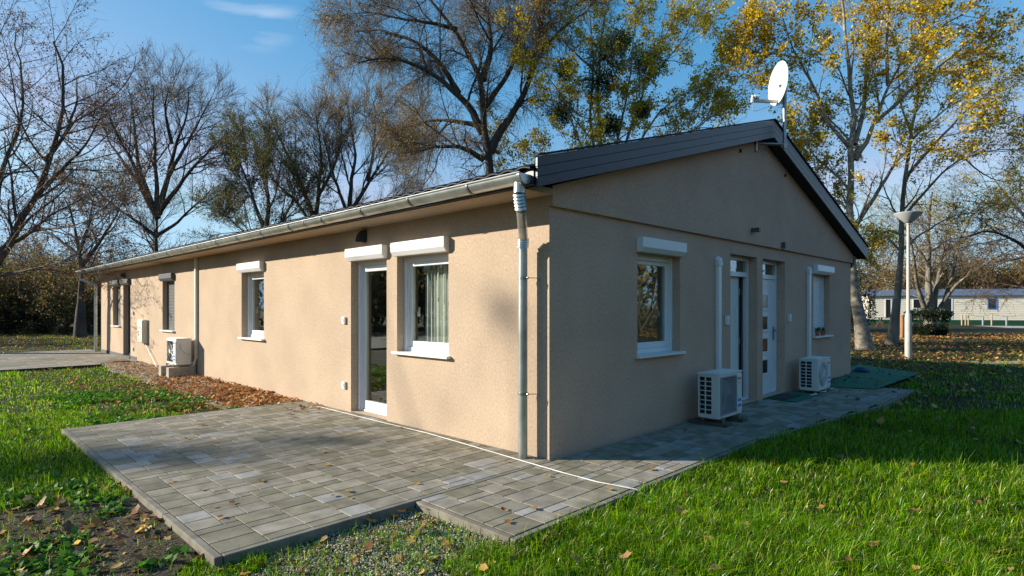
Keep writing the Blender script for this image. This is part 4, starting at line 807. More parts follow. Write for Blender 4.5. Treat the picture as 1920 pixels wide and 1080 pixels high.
def mistletoe(t, base, spots, Y, seed, name='mistletoe', n=1300):
    rng = np.random.default_rng(seed)
    for px, py, r, dy in spots:
        c = np.array(at(px, py, Y + dy)) - np.array(base); d = norm(rng.normal(size=(n, 3))); rad = r * (.25 + .8 * rng.random((n, 1)) ** .6) * (1 + .3 * np.sin(d[:, :1] * 4 + px) * np.cos(d[:, 2:3] * 3 + py)); S = c + d * rad
        u = norm(d + rng.normal(size=(n, 3)) * .6); v = norm(np.cross(u, rng.normal(size=(n, 3)))); s = .10
        V = np.stack([S, S + (u * .5 + v * .2) * s, S + u * s, S + (u * .5 - v * .2) * s], 1).reshape(-1, 3); F = np.arange(4 * n).reshape(-1, 4)
        ns = min(90, n); st = np.stack([np.repeat(c[None], ns, 0), c + d[:ns] * r * .5, c + norm(d[:ns] + .2 * rng.normal(size=(ns, 3))) * r], 1); sv, sf = tubes(st, np.full((ns, 3), .008), 3)
        cl = np.repeat(np.array([(.09, .12, .018), (.14, .15, .025), (.05, .07, .014)])[rng.integers(0, 3, n)], 4, 0)
        np_mesh(name, np.r_[V, sv], np.r_[F, sf + len(V)], M['foliage'], t, cols=np.r_[cl, np.ones((len(sv), 3)) * .08])

def L_(pts, dy=0., rf=.6): return (pts, dy, rf)
# 1: dark tree at the left edge, sparse brown leaves
sp1 = [dict(per=12, t0=.25, t1=1, ang=42, angv=10, length=3.0, lenv=.25, taper=.3, rr=.5, k=7, wig=.10, trop=(0, 0, .10), sides=5, rmin=.012),
       dict(per=9, t0=.15, t1=1, ang=40, angv=12, length=1.25, lenv=.3, taper=.35, rr=.5, k=5, wig=.12, trop=(0, 0, .10), sides=3, rmin=.006),
       dict(per=5, t0=.2, t1=1, ang=38, angv=12, length=.55, lenv=.3, taper=.5, rr=.6, k=3, wig=.12, trop=(0, 0, .08), sides=3, rmin=.004)]
tree('bare_tree', 'dark leaning tree at the left edge with sparse brown leaves', [
    L_([(-75, 640), (-45, 540), (0, 468), (40, 409), (71, 364), (84, 302), (107, 249), (115, 190), (107, 125), (100, 78)], 0, 1.),
    L_([(71, 364), (105, 330), (133, 302), (165, 262), (190, 215)], -2, .45), L_([(-20, 500), (-10, 400), (0, 311), (27, 267), (45, 178), (30, 60)], 2, .6),
    L_([(-45, 540), (-60, 400), (-40, 280), (-20, 170), (0, 60)], -2.5, .6), L_([(0, 468), (60, 430), (120, 420), (180, 428)], -3, .35), L_([(-10, 520), (40, 508), (85, 500), (150, 478)], -1.5, .3),
    L_([(84, 302), (120, 260), (150, 200), (155, 140)], 2, .4), L_([(0, 468), (50, 445), (90, 405), (140, 380), (190, 350)], 1.5, .35)], 19, sp1, .20, 21, BK_DARK, TW_DARK, [(-1, 4, .055, BRN, dict(frac=.5))])
# 2: large bare tree centred left
sp2 = [dict(per=9, t0=.3, t1=1, ang=36, angv=10, length=3.2, lenv=.22, taper=.25, rr=.5, k=7, wig=.07, trop=(0, 0, .10), sides=4, rmin=.02),
       dict(per=9, t0=.2, t1=1, ang=36, angv=11, length=1.7, lenv=.25, taper=.4, rr=.5, k=5, wig=.09, trop=(0, 0, .12), sides=3, rmin=.010),
       dict(per=13, t0=.1, t1=1, ang=32, angv=12, length=.85, lenv=.3, taper=.6, rr=.6, k=3, wig=.10, trop=(0, 0, .10), sides=3, rmin=.005)]
tree('bare_tree', 'large bare tree with a rounded twiggy crown beyond the far end of the house', [
    L_([(297, 640), (297, 540), (295, 470), (294, 430), (296, 400)], 0, 1.), L_([(296, 410), (262, 350), (240, 300), (215, 250), (200, 205)], -3, .55), L_([(292, 400), (262, 330), (252, 270), (246, 210), (240, 170)], 3, .55),
    L_([(296, 405), (288, 330), (290, 260), (284, 200), (287, 160)], -1, .5), L_([(297, 402), (312, 340), (322, 280), (343, 215), (352, 165)], 2, .6), L_([(298, 398), (345, 335), (390, 285), (425, 250)], -2, .5),
    L_([(316, 330), (355, 260), (385, 205), (398, 180)], 1, .4), L_([(297, 440), (330, 420), (370, 385), (410, 350)], 2, .35), L_([(296, 445), (250, 410), (205, 375), (175, 345)], -3, .38), L_([(258, 340), (225, 300), (195, 260), (180, 215)], 3, .35),
    L_([(322, 270), (310, 210), (318, 160)], -3, .35)], 38, sp2, .38, 22, BK_DARK, TW_DARK, [(-1, 1, .05, WLF, {})])
# 3: group in the middle distance
sp3 = [dict(per=11, t0=.2, t1=1, ang=32, angv=9, length=3.6, lenv=.25, taper=.25, rr=.5, k=6, wig=.08, trop=(0, 0, .10), sides=4, rmin=.018),
       dict(per=9, t0=.1, t1=1, ang=32, angv=10, length=1.7, lenv=.25, taper=.4, rr=.5, k=4, wig=.09, trop=(0, 0, .10), sides=3, rmin=.010),
       dict(per=13, t0=.1, t1=1, ang=30, angv=12, length=.9, lenv=.3, taper=.6, rr=.6, k=3, wig=.10, trop=(0, 0, .06), sides=3, rmin=.007)]
tree('willow', 'twiggy brown tree with forked trunk left of the weeping willow', [L_([(592, 640), (592, 480), (590, 410)], 0, 1.), L_([(590, 415), (572, 360), (545, 300), (515, 240), (500, 200)], 2, .6), L_([(590, 420), (600, 340), (603, 280), (592, 215)], -2, .6),
    L_([(590, 430), (560, 380), (500, 330), (470, 270)], -2, .4), L_([(596, 370), (625, 310), (640, 250), (635, 200)], 2, .4)], 41, sp3, .34, 23, BK_DARK, TW_BR, [(-1, 2, .06, WLF, {})])
tree('willow', 'twiggy brown tree with narrow upright limbs behind the roof, nearest left of the weeping willow', [L_([(655, 640), (655, 480), (655, 400)], 0, 1.), L_([(655, 410), (655, 350), (665, 290), (660, 220), (650, 180)], 2, .6), L_([(655, 400), (700, 330), (738, 270), (765, 230)], -2, .55),
    L_([(655, 410), (630, 350), (615, 300), (600, 230)], -1, .5), L_([(690, 340), (700, 280), (705, 210), (700, 190)], 2, .4), L_([(655, 430), (720, 390), (770, 340)], 1, .35)], 40, sp3, .32, 24, BK_DARK, TW_BR, [(-1, 2, .06, WLF, {})])
tree('willow', 'low tree with olive leaves left of the forked brown tree', [L_([(510, 640), (508, 500), (500, 430)], 0, 1.), L_([(500, 440), (475, 380), (455, 330), (445, 290)], 2, .6), L_([(500, 435), (500, 370), (490, 310), (480, 275)], -2, .6), L_([(503, 450), (540, 400), (560, 350)], 1, .5), L_([(500, 450), (450, 430), (420, 400)], 1, .4)], 36, sp3, .28, 25, BK_DARK, TW_BR, [(-1, 5, .08, GRN, {})])
# 4: weeping willow
sp4 = [dict(per=12, t0=.2, t1=1, ang=45, angv=14, length=2.7, lenv=.3, taper=.25, rr=.45, k=8, wig=.16, trop=(0, 0, .04), sides=5, rmin=.016),
       dict(per=10, t0=.12, t1=1, ang=42, angv=15, length=1.25, lenv=.3, taper=.4, rr=.5, k=5, wig=.18, trop=(0, 0, -.03), sides=3, rmin=.008),
       dict(per=11, t0=.1, t1=1, ang=45, angv=20, length=.8, lenv=.45, taper=.6, rr=.6, k=4, wig=.13, trop=(0, 0, -.28), sides=3, rmin=.0045),
       dict(per=6, t0=.3, t1=1, ang=60, angv=20, length=1.15, lenv=.4, taper=.6, rr=.6, k=5, wig=.07, trop=(0, 0, -.9), sides=3, rmin=.004, rabs=.0045, src=2)]
tree('weeping_willow', 'large dark weeping willow with drooping bare twigs behind the roof', [
    L_([(920, 640), (920, 480), (915, 340), (912, 290), (905, 250), (910, 200), (905, 150), (890, 100), (858, 55), (820, 15), (790, -20)], 0, 1.),
    L_([(905, 250), (895, 230), (878, 200), (860, 180), (835, 158), (810, 140), (770, 118), (720, 112), (670, 118)], -1.5, .55), L_([(860, 175), (820, 110), (770, 75), (720, 60), (660, 62)], 1.5, .4),
    L_([(919, 285), (940, 237), (962, 206), (988, 172), (994, 140), (1003, 106), (1031, 72), (1069, 47), (1100, 25)], 1, .6), L_([(905, 150), (920, 90), (915, 40), (900, -30)], 2, .5),
    L_([(908, 300), (870, 278), (820, 272), (770, 290)], -2, .4), L_([(994, 140), (1015, 60), (1010, 0), (1000, -50)], -2, .4), L_([(858, 55), (800, 40), (730, 30), (680, 20)], -2, .3), L_([(910, 200), (960, 130), (970, 60), (960, -20)], 1, .4), L_([(895, 235), (850, 225), (800, 225), (760, 240)], 2, .35)],
    24, sp4, .34, 26, BK_WIL, TW_WIL, [(-2, 1, .05, WLF, dict(droop=1.)), (-1, 4, .05, WLF, dict(droop=1., frac=.6, block=60))])
# 5: poplar with mistletoe behind the ridge
sp5 = [dict(per=11, t0=.2, t1=1, ang=40, angv=10, length=2.3, lenv=.25, taper=.25, rr=.5, k=7, wig=.11, trop=(0, 0, .12), sides=5, rmin=.013),
       dict(per=8, t0=.15, t1=1, ang=42, angv=12, length=1.0, lenv=.3, taper=.4, rr=.5, k=4, wig=.13, trop=(0, 0, .06), sides=3, rmin=.007),
       dict(per=5, t0=.2, t1=1, ang=42, angv=14, length=.45, lenv=.3, taper=.5, rr=.6, k=3, wig=.12, trop=(0, 0, 0), sides=3, rmin=.004)]
t5, lv5, b5 = tree('poplar', 'broad pale limbed poplar with olive leaves and mistletoe behind the roof', [
    L_([(1140, 640), (1140, 480), (1140, 380), (1142, 300), (1140, 240), (1132, 150), (1142, 60), (1152, -30)], 0, 1.),
    L_([(1140, 400), (1100, 300), (1084, 272), (1069, 237), (1056, 200), (1037, 160), (1000, 110)], -1.5, .5), L_([(1138, 380), (1110, 300), (1107, 240), (1112, 180), (1112, 130), (1105, 40), (1100, -30)], 1.5, .55),
    L_([(1142, 370), (1155, 280), (1170, 220), (1182, 170), (1190, 110), (1195, 30)], -2, .5), L_([(1145, 350), (1180, 250), (1202, 194), (1215, 150), (1235, 90), (1255, 10)], 1.5, .5),
    L_([(1150, 350), (1200, 260), (1250, 190), (1320, 155), (1385, 115)], -1, .42), L_([(1160, 400), (1250, 280), (1330, 225), (1400, 170)], -2, .42), L_([(1130, 420), (1060, 330), (1000, 290), (960, 250)], 1, .35), L_([(1215, 150), (1260, 100), (1290, 60), (1300, 30)], 2, .3),
    L_([(1190, 300), (1260, 260), (1320, 240), (1370, 245)], 2, .3), L_([(1112, 130), (1060, 80), (1030, 30), (1040, -20)], -1, .35)], 23.5, sp5, .17, 27, BK_POP, TW_PALE,
    [(-1, 16, .085, OLV, dict(frac=.62, jit=.07, t0=.4)), (-2, 2, .08, OLV, {})])
mistletoe(t5, b5, [(1133, 108, .85, -1.5), (1122, 155, .6, -1.3), (1160, 80, .45, -1.2), (1052, 215, .5, 0), (1218, 125, .6, -.5), (1060, 130, .45, 0), (1145, 235, .4, -.3), (1205, 205, .35, 0)], 23.5, 5)
# 6: big poplar right of the house
sp6 = [dict(per=11, t0=.25, t1=1, ang=40, angv=10, length=2.4, lenv=.25, taper=.25, rr=.48, k=7, wig=.11, trop=(0, 0, .10), sides=5, rmin=.013),
       dict(per=8, t0=.15, t1=1, ang=42, angv=12, length=1.05, lenv=.3, taper=.4, rr=.5, k=4, wig=.13, trop=(0, 0, .04), sides=3, rmin=.007),
       dict(per=5, t0=.2, t1=1, ang=42, angv=14, length=.45, lenv=.3, taper=.5, rr=.6, k=3, wig=.12, trop=(0, 0, 0), sides=3, rmin=.004)]
tree('poplar', 'tall pale barked poplar with yellow leaves at the right corner of the house', [
    L_([(1622, 654), (1612, 600), (1603, 540), (1600, 480), (1602, 421), (1598, 361), (1598, 287), (1600, 239), (1600, 191), (1604, 154), (1595, 80), (1585, 0), (1578, -80)], 0, 1.),
    L_([(1598, 280), (1570, 255), (1545, 215), (1530, 160), (1505, 110), (1480, 60), (1465, 0)], -1.5, .42), L_([(1602, 270), (1615, 230), (1622, 170), (1628, 90), (1632, 0)], 1, .5), L_([(1604, 300), (1635, 240), (1665, 160), (1700, 100), (1740, 40)], -2, .5),
    L_([(1598, 361), (1560, 320), (1525, 290), (1500, 240)], 1.5, .3), L_([(1606, 420), (1640, 370), (1680, 300), (1740, 250), (1800, 200)], -2.5, .45), L_([(1640, 230), (1700, 180), (1760, 130), (1830, 80)], 1.5, .38),
    L_([(1600, 400), (1560, 370), (1520, 330)], 1, .25), L_([(1665, 160), (1660, 80), (1670, 0), (1660, -60)], 1, .35), L_([(1505, 110), (1450, 100), (1415, 80)], 0, .22), L_([(1700, 100), (1770, 50), (1830, 20), (1870, -20)], -1, .3)],
    21.6, sp6, .21, 28, BK_POP, TW_PALE, [(-1, 15, .09, YEL, dict(frac=.52, jit=.07, t0=.4)), (-2, 2, .085, YEL, {})])
tree('poplar', 'grey leaning poplar with a curved trunk between the house and the street lamp', [
    L_([(1672, 644), (1680, 580), (1692, 500), (1692, 440), (1690, 390), (1700, 330), (1712, 260), (1722, 190), (1728, 110), (1745, 20)], 0, 1.),
    L_([(1692, 440), (1665, 430), (1640, 450), (1618, 470)], -2, .4), L_([(1692, 410), (1740, 350), (1790, 300), (1850, 280), (1925, 285)], -2, .45), L_([(1700, 330), (1750, 270), (1800, 210), (1860, 150), (1900, 110)], 2, .45),
    L_([(1712, 260), (1770, 200), (1830, 170), (1900, 190)], -1.5, .35), L_([(1690, 470), (1740, 430), (1800, 400), (1870, 400)], 1.5, .32), L_([(1712, 260), (1690, 200), (1680, 130), (1690, 60)], 1, .35), L_([(1800, 290), (1850, 330), (1910, 350)], 1, .25)],
    24.5, sp6, .165, 29, BK_GREY, TW_PALE, [(-1, 8, .085, YEL, dict(frac=.45, jit=.07, t0=.4)), (-2, 1, .08, YEL, {})], sides=10)
# 7: multi stemmed bare tree out of the bush
sp7 = [dict(per=8, t0=.25, t1=1, ang=40, angv=12, length=3.2, lenv=.25, taper=.25, rr=.45, k=7, wig=.12, trop=(0, 0, .04), sides=4, rmin=.014),
       dict(per=9, t0=.15, t1=1, ang=42, angv=14, length=1.6, lenv=.3, taper=.4, rr=.5, k=5, wig=.14, trop=(0, 0, -.02), sides=3, rmin=.008),
       dict(per=6, t0=.2, t1=1, ang=42, angv=14, length=.8, lenv=.3, taper=.5, rr=.6, k=3, wig=.12, trop=(0, 0, -.03), sides=3, rmin=.0055)]
tree('bare_tree', 'pale multi stemmed bare tree growing out of the clipped bush', [L_([(1745, 612), (1742, 560), (1740, 500), (1742, 430), (1748, 360)], 0, 1.), L_([(1740, 600), (1722, 550), (1712, 500), (1705, 440)], -2, .7), L_([(1750, 600), (1752, 540), (1760, 480), (1772, 420)], 2, .75),
    L_([(1752, 598), (1775, 550), (1810, 515), (1860, 480), (1915, 455)], -2.5, .5), L_([(1738, 605), (1728, 560), (1720, 520)], 1, .5), L_([(1755, 600), (1785, 540), (1800, 480), (1820, 420), (1850, 370)], 1.5, .55), L_([(1742, 500), (1700, 430), (1670, 390)], -1, .4), L_([(1772, 470), (1830, 440), (1890, 430)], -2, .4)],
    33, sp7, .26, 30, BK_GREY, TW_PALE, [(-1, 1, .07, YEL, {})], sides=8)
tree('bare_tree', 'bare tree with fine tangled branches at the right edge of the view', [L_([(1985, 640), (1975, 560), (1960, 480), (1940, 400), (1915, 330)], 0, 1.), L_([(1965, 500), (1900, 450), (1850, 430), (1800, 445)], -2, .5), L_([(1965, 520), (1930, 480), (1880, 490), (1840, 520)], 1, .4), L_([(1950, 440), (1900, 380), (1860, 330)], 1, .5), L_([(1975, 560), (1985, 450), (1980, 350)], 0, .6)],
    27, sp7, .22, 31, BK_DARK, TW_BR, [(-1, 1, .07, BRN, {})], sides=8)
# thin bare tree at mid right, behind, and one beyond the thicket on the left
tree('bare_tree', 'thin bare tree far behind the leaning poplar', [L_([(1665, 620), (1662, 560), (1655, 500), (1650, 440)], 0, 1.), L_([(1660, 540), (1640, 490), (1630, 450)], -2, .6), L_([(1657, 510), (1680, 460), (1700, 420)], 2, .6)], 60, sp7, .22, 32, BK_GREY, TW_BR, [(-1, 3, .1, BRN, {})], sides=6)
tree('bare_tree', 'brown bare tree standing in the thicket left of the far gutter', [L_([(150, 600), (155, 520), (150, 470), (140, 420), (120, 370)], 0, 1.), L_([(153, 500), (190, 450), (220, 400), (240, 360)], -2, .6), L_([(150, 480), (100, 440), (60, 420)], 2, .5), L_([(150, 470), (170, 410), (180, 350)], 1, .5)], 30, sp7, .2, 33, BK_DARK, TW_BR, [(-1, 3, .08, BRN, {}), (-2, 2, .08, GRN, {})], sides=8)
# trees behind the camera on the left and right: seen mirrored in the glass, and throwing soft shade on the patio
def simple_tree(name, label, x, y, h, spec, r0, seed, bk, tw, leaves):
    Y = 20.; s = lambda X, Z: ((X / Y * F_) + 960, 576 - (Z - H_) / Y * F_)
    rg = random.Random(seed); limbs = [L_([s(0, GZ), s(.05 * h * rg.uniform(-1, 1), h * .3), s(.06 * h * rg.uniform(-1, 1), h * .6), s(.06 * h * rg.uniform(-1, 1), h * .95)], 0, 1.)]
    for i in range(7):
        z = h * (.25 + .07 * i); a = rg.uniform(.18, .36) * h * (1 if i % 2 else -1); limbs.append(L_([s(0, z), s(a * .5, z + .1 * h), s(a * .9, z + .28 * h)], rg.uniform(-4, 4), .45))
    t, lev, b = tree(name, label, limbs, Y, spec, r0, seed, bk, tw, leaves); t.location = (x, y, GZ); return t
simple_tree('bare_tree', 'bare tree standing on the lawn left of the view', -46, 4.6, 15, sp3, .3, 41, BK_DARK, TW_BR, None)
spq = [dict(per=5, t0=.35, t1=1, ang=40, angv=10, length=2.2, lenv=.25, taper=.3, rr=.45, k=5, wig=.1, trop=(0, 0, .1), sides=4, rmin=.012), dict(per=5, t0=.2, t1=1, ang=40, angv=12, length=1.0, lenv=.3, taper=.4, rr=.5, k=3, wig=.12, trop=(0, 0, .05), sides=3, rmin=.006), dict(per=3, t0=.2, t1=1, ang=40, angv=12, length=.5, lenv=.3, taper=.5, rr=.6, k=2, wig=.12, trop=(0, 0, 0), sides=3, rmin=.004)]
tq = simple_tree('bare_tree', 'bare tree with mistletoe balls standing on the left lawn outside the view', -40, 7.2, 17.5, spq, .14, 47, BK_DARK, TW_BR, None)
for i_, (yy_, zz_, r_) in enumerate(((7.35, 16.75, .26), (7.0, 14.0, .5), (6.7, 13.6, .4), (7.7, 14.5, .35), (6.2, 13.4, .4))):
    mistletoe(tq, (0, 20 - (yy_ - 7.2), H_ - (zz_ - GZ)), [(960, 576, r_, 0)], 20, 60 + i_, n=int((1300 if r_ > .3 else 700) * r_ * r_))
simple_tree('bare_tree', 'bare tree standing behind the viewer on the left', -14, -9, 11, sp3, .3, 42, BK_DARK, TW_BR, [(-1, 1, .08, WLF, {})])
simple_tree('poplar', 'poplar with yellow leaves behind the viewer on the right', 14, -8, 10, sp3, .3, 43, BK_GREY, TW_PALE, [(-1, 3, .10, OLV, {})])
simple_tree('bare_tree', 'second bare tree farther behind the viewer on the left', -20, -14, 12, sp3, .3, 44, BK_DARK, TW_BR, [(-1, 2, .09, GRN, {})])

# ------------------------------------------------------------------ thickets and bushes
def thicket(name, label, spots, hts, seed, pal, per_stem=(7, 9, 5), tw=TW_BR, leaf=.09, nleaf=3, kind='stuff', cat='undergrowth', loc=(0, 0, 0)):
    rng = np.random.default_rng(seed); S = np.array(spots, float); H = np.array(hts, float); n = len(S); st = 5
    base = np.repeat(S, st, 0); hh = np.repeat(H, st) * rng.uniform(.6, 1.05, n * st); D = norm(rng.normal(size=(n * st, 3)) * np.array([.45, .45, 0]) + np.array([0, 0, 1.])); pts = [base]; p = base
    for k in range(6): D = norm(D + rng.normal(size=D.shape) * .13); p = p + D * (hh / 6)[:, None]; pts.append(p)
    P = np.stack(pts, 1); R = (.012 + .006 * hh)[:, None] * np.linspace(1, .3, 7)[None]; parts = [tubes(P, R, 4)]
    hm = float(H.mean())
    Q, RR = spawn(P, R, rng, per_stem[0], .1, 1, 45, 15, hm * .36, .3, .3, .5, 5, .16, (0, 0, .03), rmin=.010); parts.append(tubes(Q, RR, 3))
    Q2, R2 = spawn(Q, RR, rng, per_stem[1], .1, 1, 45, 15, hm * .15, .3, .5, .6, 3, .16, (0, 0, 0), rmin=.006); parts.append(tubes(Q2, R2, 3))
    V = []; F = []; o = 0
    for a, b in parts: V.append(a); F.append(b + o); o += len(a)
    V = np.concatenate(V); F = np.concatenate(F); mi = np.zeros(len(F), int); cols = np.ones((len(V), 3)) * .2
    v, f, c = leaf_quads(Q2, rng, nleaf, leaf, cols=pal[0], wts=pal[1]); F = np.r_[F, f + len(V)]; V = np.r_[V, v]; cols = np.r_[cols, c]; mi = np.r_[mi, np.ones(len(f), int)]
    V = V - np.array(loc); ob = np_mesh(name, V, F, [tw, M['foliage']], mi=mi, cols=cols); ob.location = loc
    return tag(ob, label, cat, None, kind)
MIX = ([(.20, .19, .05), (.28, .22, .07), (.10, .09, .035), (.30, .15, .05), (.42, .32, .06)], [.3, .25, .2, .15, .1])
rg = random.Random(8); sp = []; hs = []
for i in range(80):
    px = rg.uniform(-120, 215); Y = rg.uniform(33, 46); sp.append(at(px, 576, Y)[:2] + (GZ,)); hs.append((3.3 + (Y - 33) * .20 + rg.uniform(-.8, 1.4)) * (.85 if 90 < px < 130 else 1.15))
thicket('thicket', 'tangled olive and brown thicket at the left edge beyond the paving', sp, hs, 3, MIX, leaf=.10, nleaf=4)
sp = []; hs = []
for i in range(70):
    px = rg.uniform(-200, 640); Y = rg.uniform(55, 75); sp.append(at(px, 576, Y)[:2] + (GZ,)); hs.append(rg.uniform(5.0, 8.0))
thicket('woodland', 'distant brown leafless woodland behind the long wall', sp, hs, 4, MIX, leaf=.16, nleaf=3)
sp = []; hs = []
for i in range(120):
    px = rg.uniform(1590, 2080); Y = rg.uniform(58, 76); sp.append(at(px, 576, Y)[:2] + (GZ,)); hs.append(rg.uniform(5.2, 9.0))
BRW = ([(.30, .17, .05), (.20, .12, .04), (.36, .24, .05), (.12, .09, .03), (.13, .13, .04)], [.3, .25, .15, .2, .1])
thicket('woodland', 'distant golden brown woodland behind the mobile homes', sp, hs, 5, BRW, leaf=.16, nleaf=5)
# woodland behind the viewer, mirrored in the windows
sp = []; hs = []
for i in range(100): a = R_(rg.uniform(140, 262)); d = rg.uniform(40, 52); sp.append((d * math.cos(a), d * math.sin(a), GZ)); hs.append(rg.uniform(5.0, 8.0))
for i in range(70): a = R_(rg.uniform(268, 392)); d = rg.uniform(27, 36); sp.append((d * math.cos(a) + 4, d * math.sin(a), GZ)); hs.append(rg.uniform(8, 13))  # unseen trees made taller to cut sky light on the gable
thicket('woodland', 'dark woodland edge behind and beside the viewer', sp, hs, 6, MIX, leaf=.34, nleaf=3, per_stem=(6, 7, 4))
# dark evergreen spots in the thicket
def bush(name, label, px, py, Y, rx, rz, n, pal, seed, leaf=.06, boxy=0.):
    rng = np.random.default_rng(seed); b = Vector(at(px, py, Y)); b.z = GZ; t = thing(name, label, 'bush', b)
    d = norm(rng.normal(size=(n, 3))); rad = (.55 + .45 * rng.random((n, 1)) ** .6) * (1 + .14 * np.sin(d[:, :1] * 5 + 1) * np.cos(d[:, 2:3] * 6))
    if boxy: d = np.sign(d) * np.abs(d) ** boxy; d = d / np.maximum(np.abs(d).max(1, keepdims=True), np.linalg.norm(d, axis=1, keepdims=True) * .8)
    S = d * rad * np.array([rx, rx, rz]) + np.array([0, 0, rz]); S[:, :2] *= (.72 + .33 * np.clip(S[:, 2:3] / (2 * rz), 0, 1)) if boxy else 1
    u = norm(d + rng.normal(size=(n, 3)) * .8); v = norm(np.cross(u, rng.normal(size=(n, 3)))); s = leaf * rng.uniform(.7, 1.3, (n, 1))
    V = np.stack([S, S + (u * .5 + v * .4) * s, S + u * s, S + (u * .5 - v * .4) * s], 1).reshape(-1, 3)
    c = np.repeat(np.array(pal[0])[rng.choice(len(pal[0]), n, p=pal[1])] * rng.uniform(.7, 1.2, (n, 1)), 4, 0)
    np_mesh('foliage', V, np.arange(4 * n).reshape(-1, 4), M['foliage'], t, cols=c)
    st = []
    for i in range(14): q = norm(rng.normal(size=3) * np.array([1, 1, .3]) + np.array([0, 0, 1.2])); st.append([(0, 0, 0), tuple(q * rz * .6), tuple(q * np.array([rx, rx, rz * 1.4]) * .9)])
    V, F = tubes(np.array(st, float), np.tile(np.array([.03, .02, .008]), (14, 1)), 5); np_mesh('stem', V, F, TW_DARK, t)
    return t
DKG = ([(.018, .035, .012), (.03, .05, .015), (.012, .022, .01)], [.4, .3, .3])
bush('clipped_bush', 'dark green clipped bush at the foot of the multi stemmed tree', 1740, 627, 31.5, .92, .72, 9000, DKG, 1, .07, .55)
bush('evergreen_shrub', 'dark round evergreen in the thicket near the left gutter', 85, 570, 34.5, .6, .9, 2500, DKG, 2, .08)
bush('evergreen_shrub', 'dark evergreen shrub low in the thicket at the left edge', 10, 600, 33.5, .8, .8, 2500, DKG, 3, .08)
bush('evergreen_shrub', 'dark evergreen behind the right corner of the house', 1612, 600, 40, 1.0, 1.9, 3500, ([(.05, .05, .015), (.07, .06, .02), (.03, .04, .012)], [.4, .3, .3]), 4, .10)

# ------------------------------------------------------------------ ground cover
def local(X, Y): d0 = X - C0[0]; d1 = Y - C0[1]; return d0 * DX[0] + d1 * DX[1], d0 * DY[0] + d1 * DY[1]
def hard(x, y, m=.0):
    """True on slabs or inside the house"""
    a = (x > -3.11 - m) & (x < .0) & (y > -.05 - m) & (y < 5.25 + m)
    b = (x > -1.65 - m) & (x < 2.4) & (y > -1.13 - m) & (y < 0); c = (x >= 2.4) & (x < 8.31 + m) & (y > -1.13 - m - .119 * np.clip(x - 2.4, 0, 3.6)) & (y < 0)
    d = (x > -14) & (x < 0) & (y > 14.68) & (y < 21.62); e = (x > -.02) & (x < 10.42) & (y > -.02) & (y < 20.02); f = (x > 8.2) & (x < 11.4 + np.maximum(0, (y + 1.1)) * .9) & (y > -1.1) & (y < .5)
    return a | b | c | d | e | f
def bed(x, y): return (x > -1.02 - .12 * np.sin(y * 2.1)) & (x < 0) & (y > 5.25) & (y < 15.1)
def n2(x, y, s, ph=0.): return (np.sin(x * s + ph) * np.cos(y * s * 1.13 + ph * 1.7) + np.sin((x + y) * s * .61 + ph * 2.3) + np.cos((x - y * .7) * s * 1.7 + ph) * .5) / 2.5
def soil(x, y): return blob(x, y, -3.72, .95, .78, 1.15) + .2 * n2(x, y, 7.) 
def gpatch(x, y): return blob(x, y, -2.25, -.50, .95, .62) + .35 * n2(x, y, 9., 1.)
def blades(n, Ymin, Ymax, hgt, wid, seed, dens_scale=1., xlim=1.05):
    """sample n blades over the visible wedge between distances Ymin..Ymax"""
    rng = np.random.default_rng(seed); Y = np.sqrt(rng.uniform(Ymin ** 2, Ymax ** 2, n)); X = Y * rng.uniform(-xlim, xlim, n) * .93
    x, y = local(X, Y); nz_ = n2(X, Y, 2.3) * .5 + n2(X, Y, 7.7, 2.) * .5
    keep = ~hard(x, y, -.015) & ~bed(x, y)
    pr = np.ones(n); pr *= np.where(soil(x, y) > 0, .05, 1); pr *= np.where(gpatch(x, y) > 0, .14, 1)
    right = (y < -1.0) & (x > -1.9)
    farr = (X > 2) & (Y > 8.5); pr *= np.where(farr, np.clip(.55 - (Y - 8.5) * .035 + .5 * nz_, .06, .8), 1)
    pr *= np.where(~right & ~farr, np.clip(.85 + .9 * nz_, .15, 1), np.clip(.85 + .9 * nz_, .35, 1))
    pr *= np.where((x < 0) & (y > 21.6), .35, 1)
    keep &= rng.random(n) < pr; X, Y, x, y, nz_, right = [a[keep] for a in (X, Y, x, y, nz_, right)]; m = len(X)
    h = hgt * rng.uniform(.35, 1.3, m) * (1 + .4 * n2(X, Y, 21., .7)) * np.where(right, 1.15, .8) * (1 + .35 * nz_) * np.where(rng.random(m) < .04, 1.6, 1.); w = wid * rng.uniform(.7, 1.3, m)
    a = rng.uniform(0, 2 * np.pi, m); ln = rng.uniform(.1, 1.5, m) ; d = np.stack([np.cos(a), np.sin(a), np.zeros(m)], 1); sd = np.stack([-np.sin(a + .6), np.cos(a + .6), np.zeros(m)], 1) * w[:, None] / 2
    B0 = np.stack([X, Y, gheight(X, Y) - .004], 1); up = np.array([0, 0, 1.])
    p1 = B0 + up * (h * .5)[:, None] + d * (h * ln * .18)[:, None]; p2 = B0 + up * (h * np.clip(1 - .38 * ln ** 1.3, .3, 1))[:, None] + d * (h * ln * .8)[:, None]
    V = np.stack([B0 - sd, B0 + sd, p1 + sd * .8, p1 - sd * .8, p2 + sd * .12, p2 - sd * .12], 1).reshape(-1, 3); b = np.arange(m)[:, None] * 6
    F = np.concatenate([b + np.array([0, 1, 2, 3]), b + np.array([3, 2, 4, 5])])
    pal = np.array([(.09, .26, .001), (.20, .41, .001), (.42, .62, .002), (.018, .07, .001), (.58, .54, .16), (.34, .22, .06)]); c = pal[rng.choice(6, m, p=[.25, .24, .15, .28, .05, .03])] * rng.uniform(.8, 1.2, (m, 1)) * (1 + .25 * nz_)[:, None]  # brightest yellow-green share puts blade highlights into the colour
    c = c * np.where(right, 1., 1.)[:, None]
    return V, F, np.repeat(c, 6, 0)
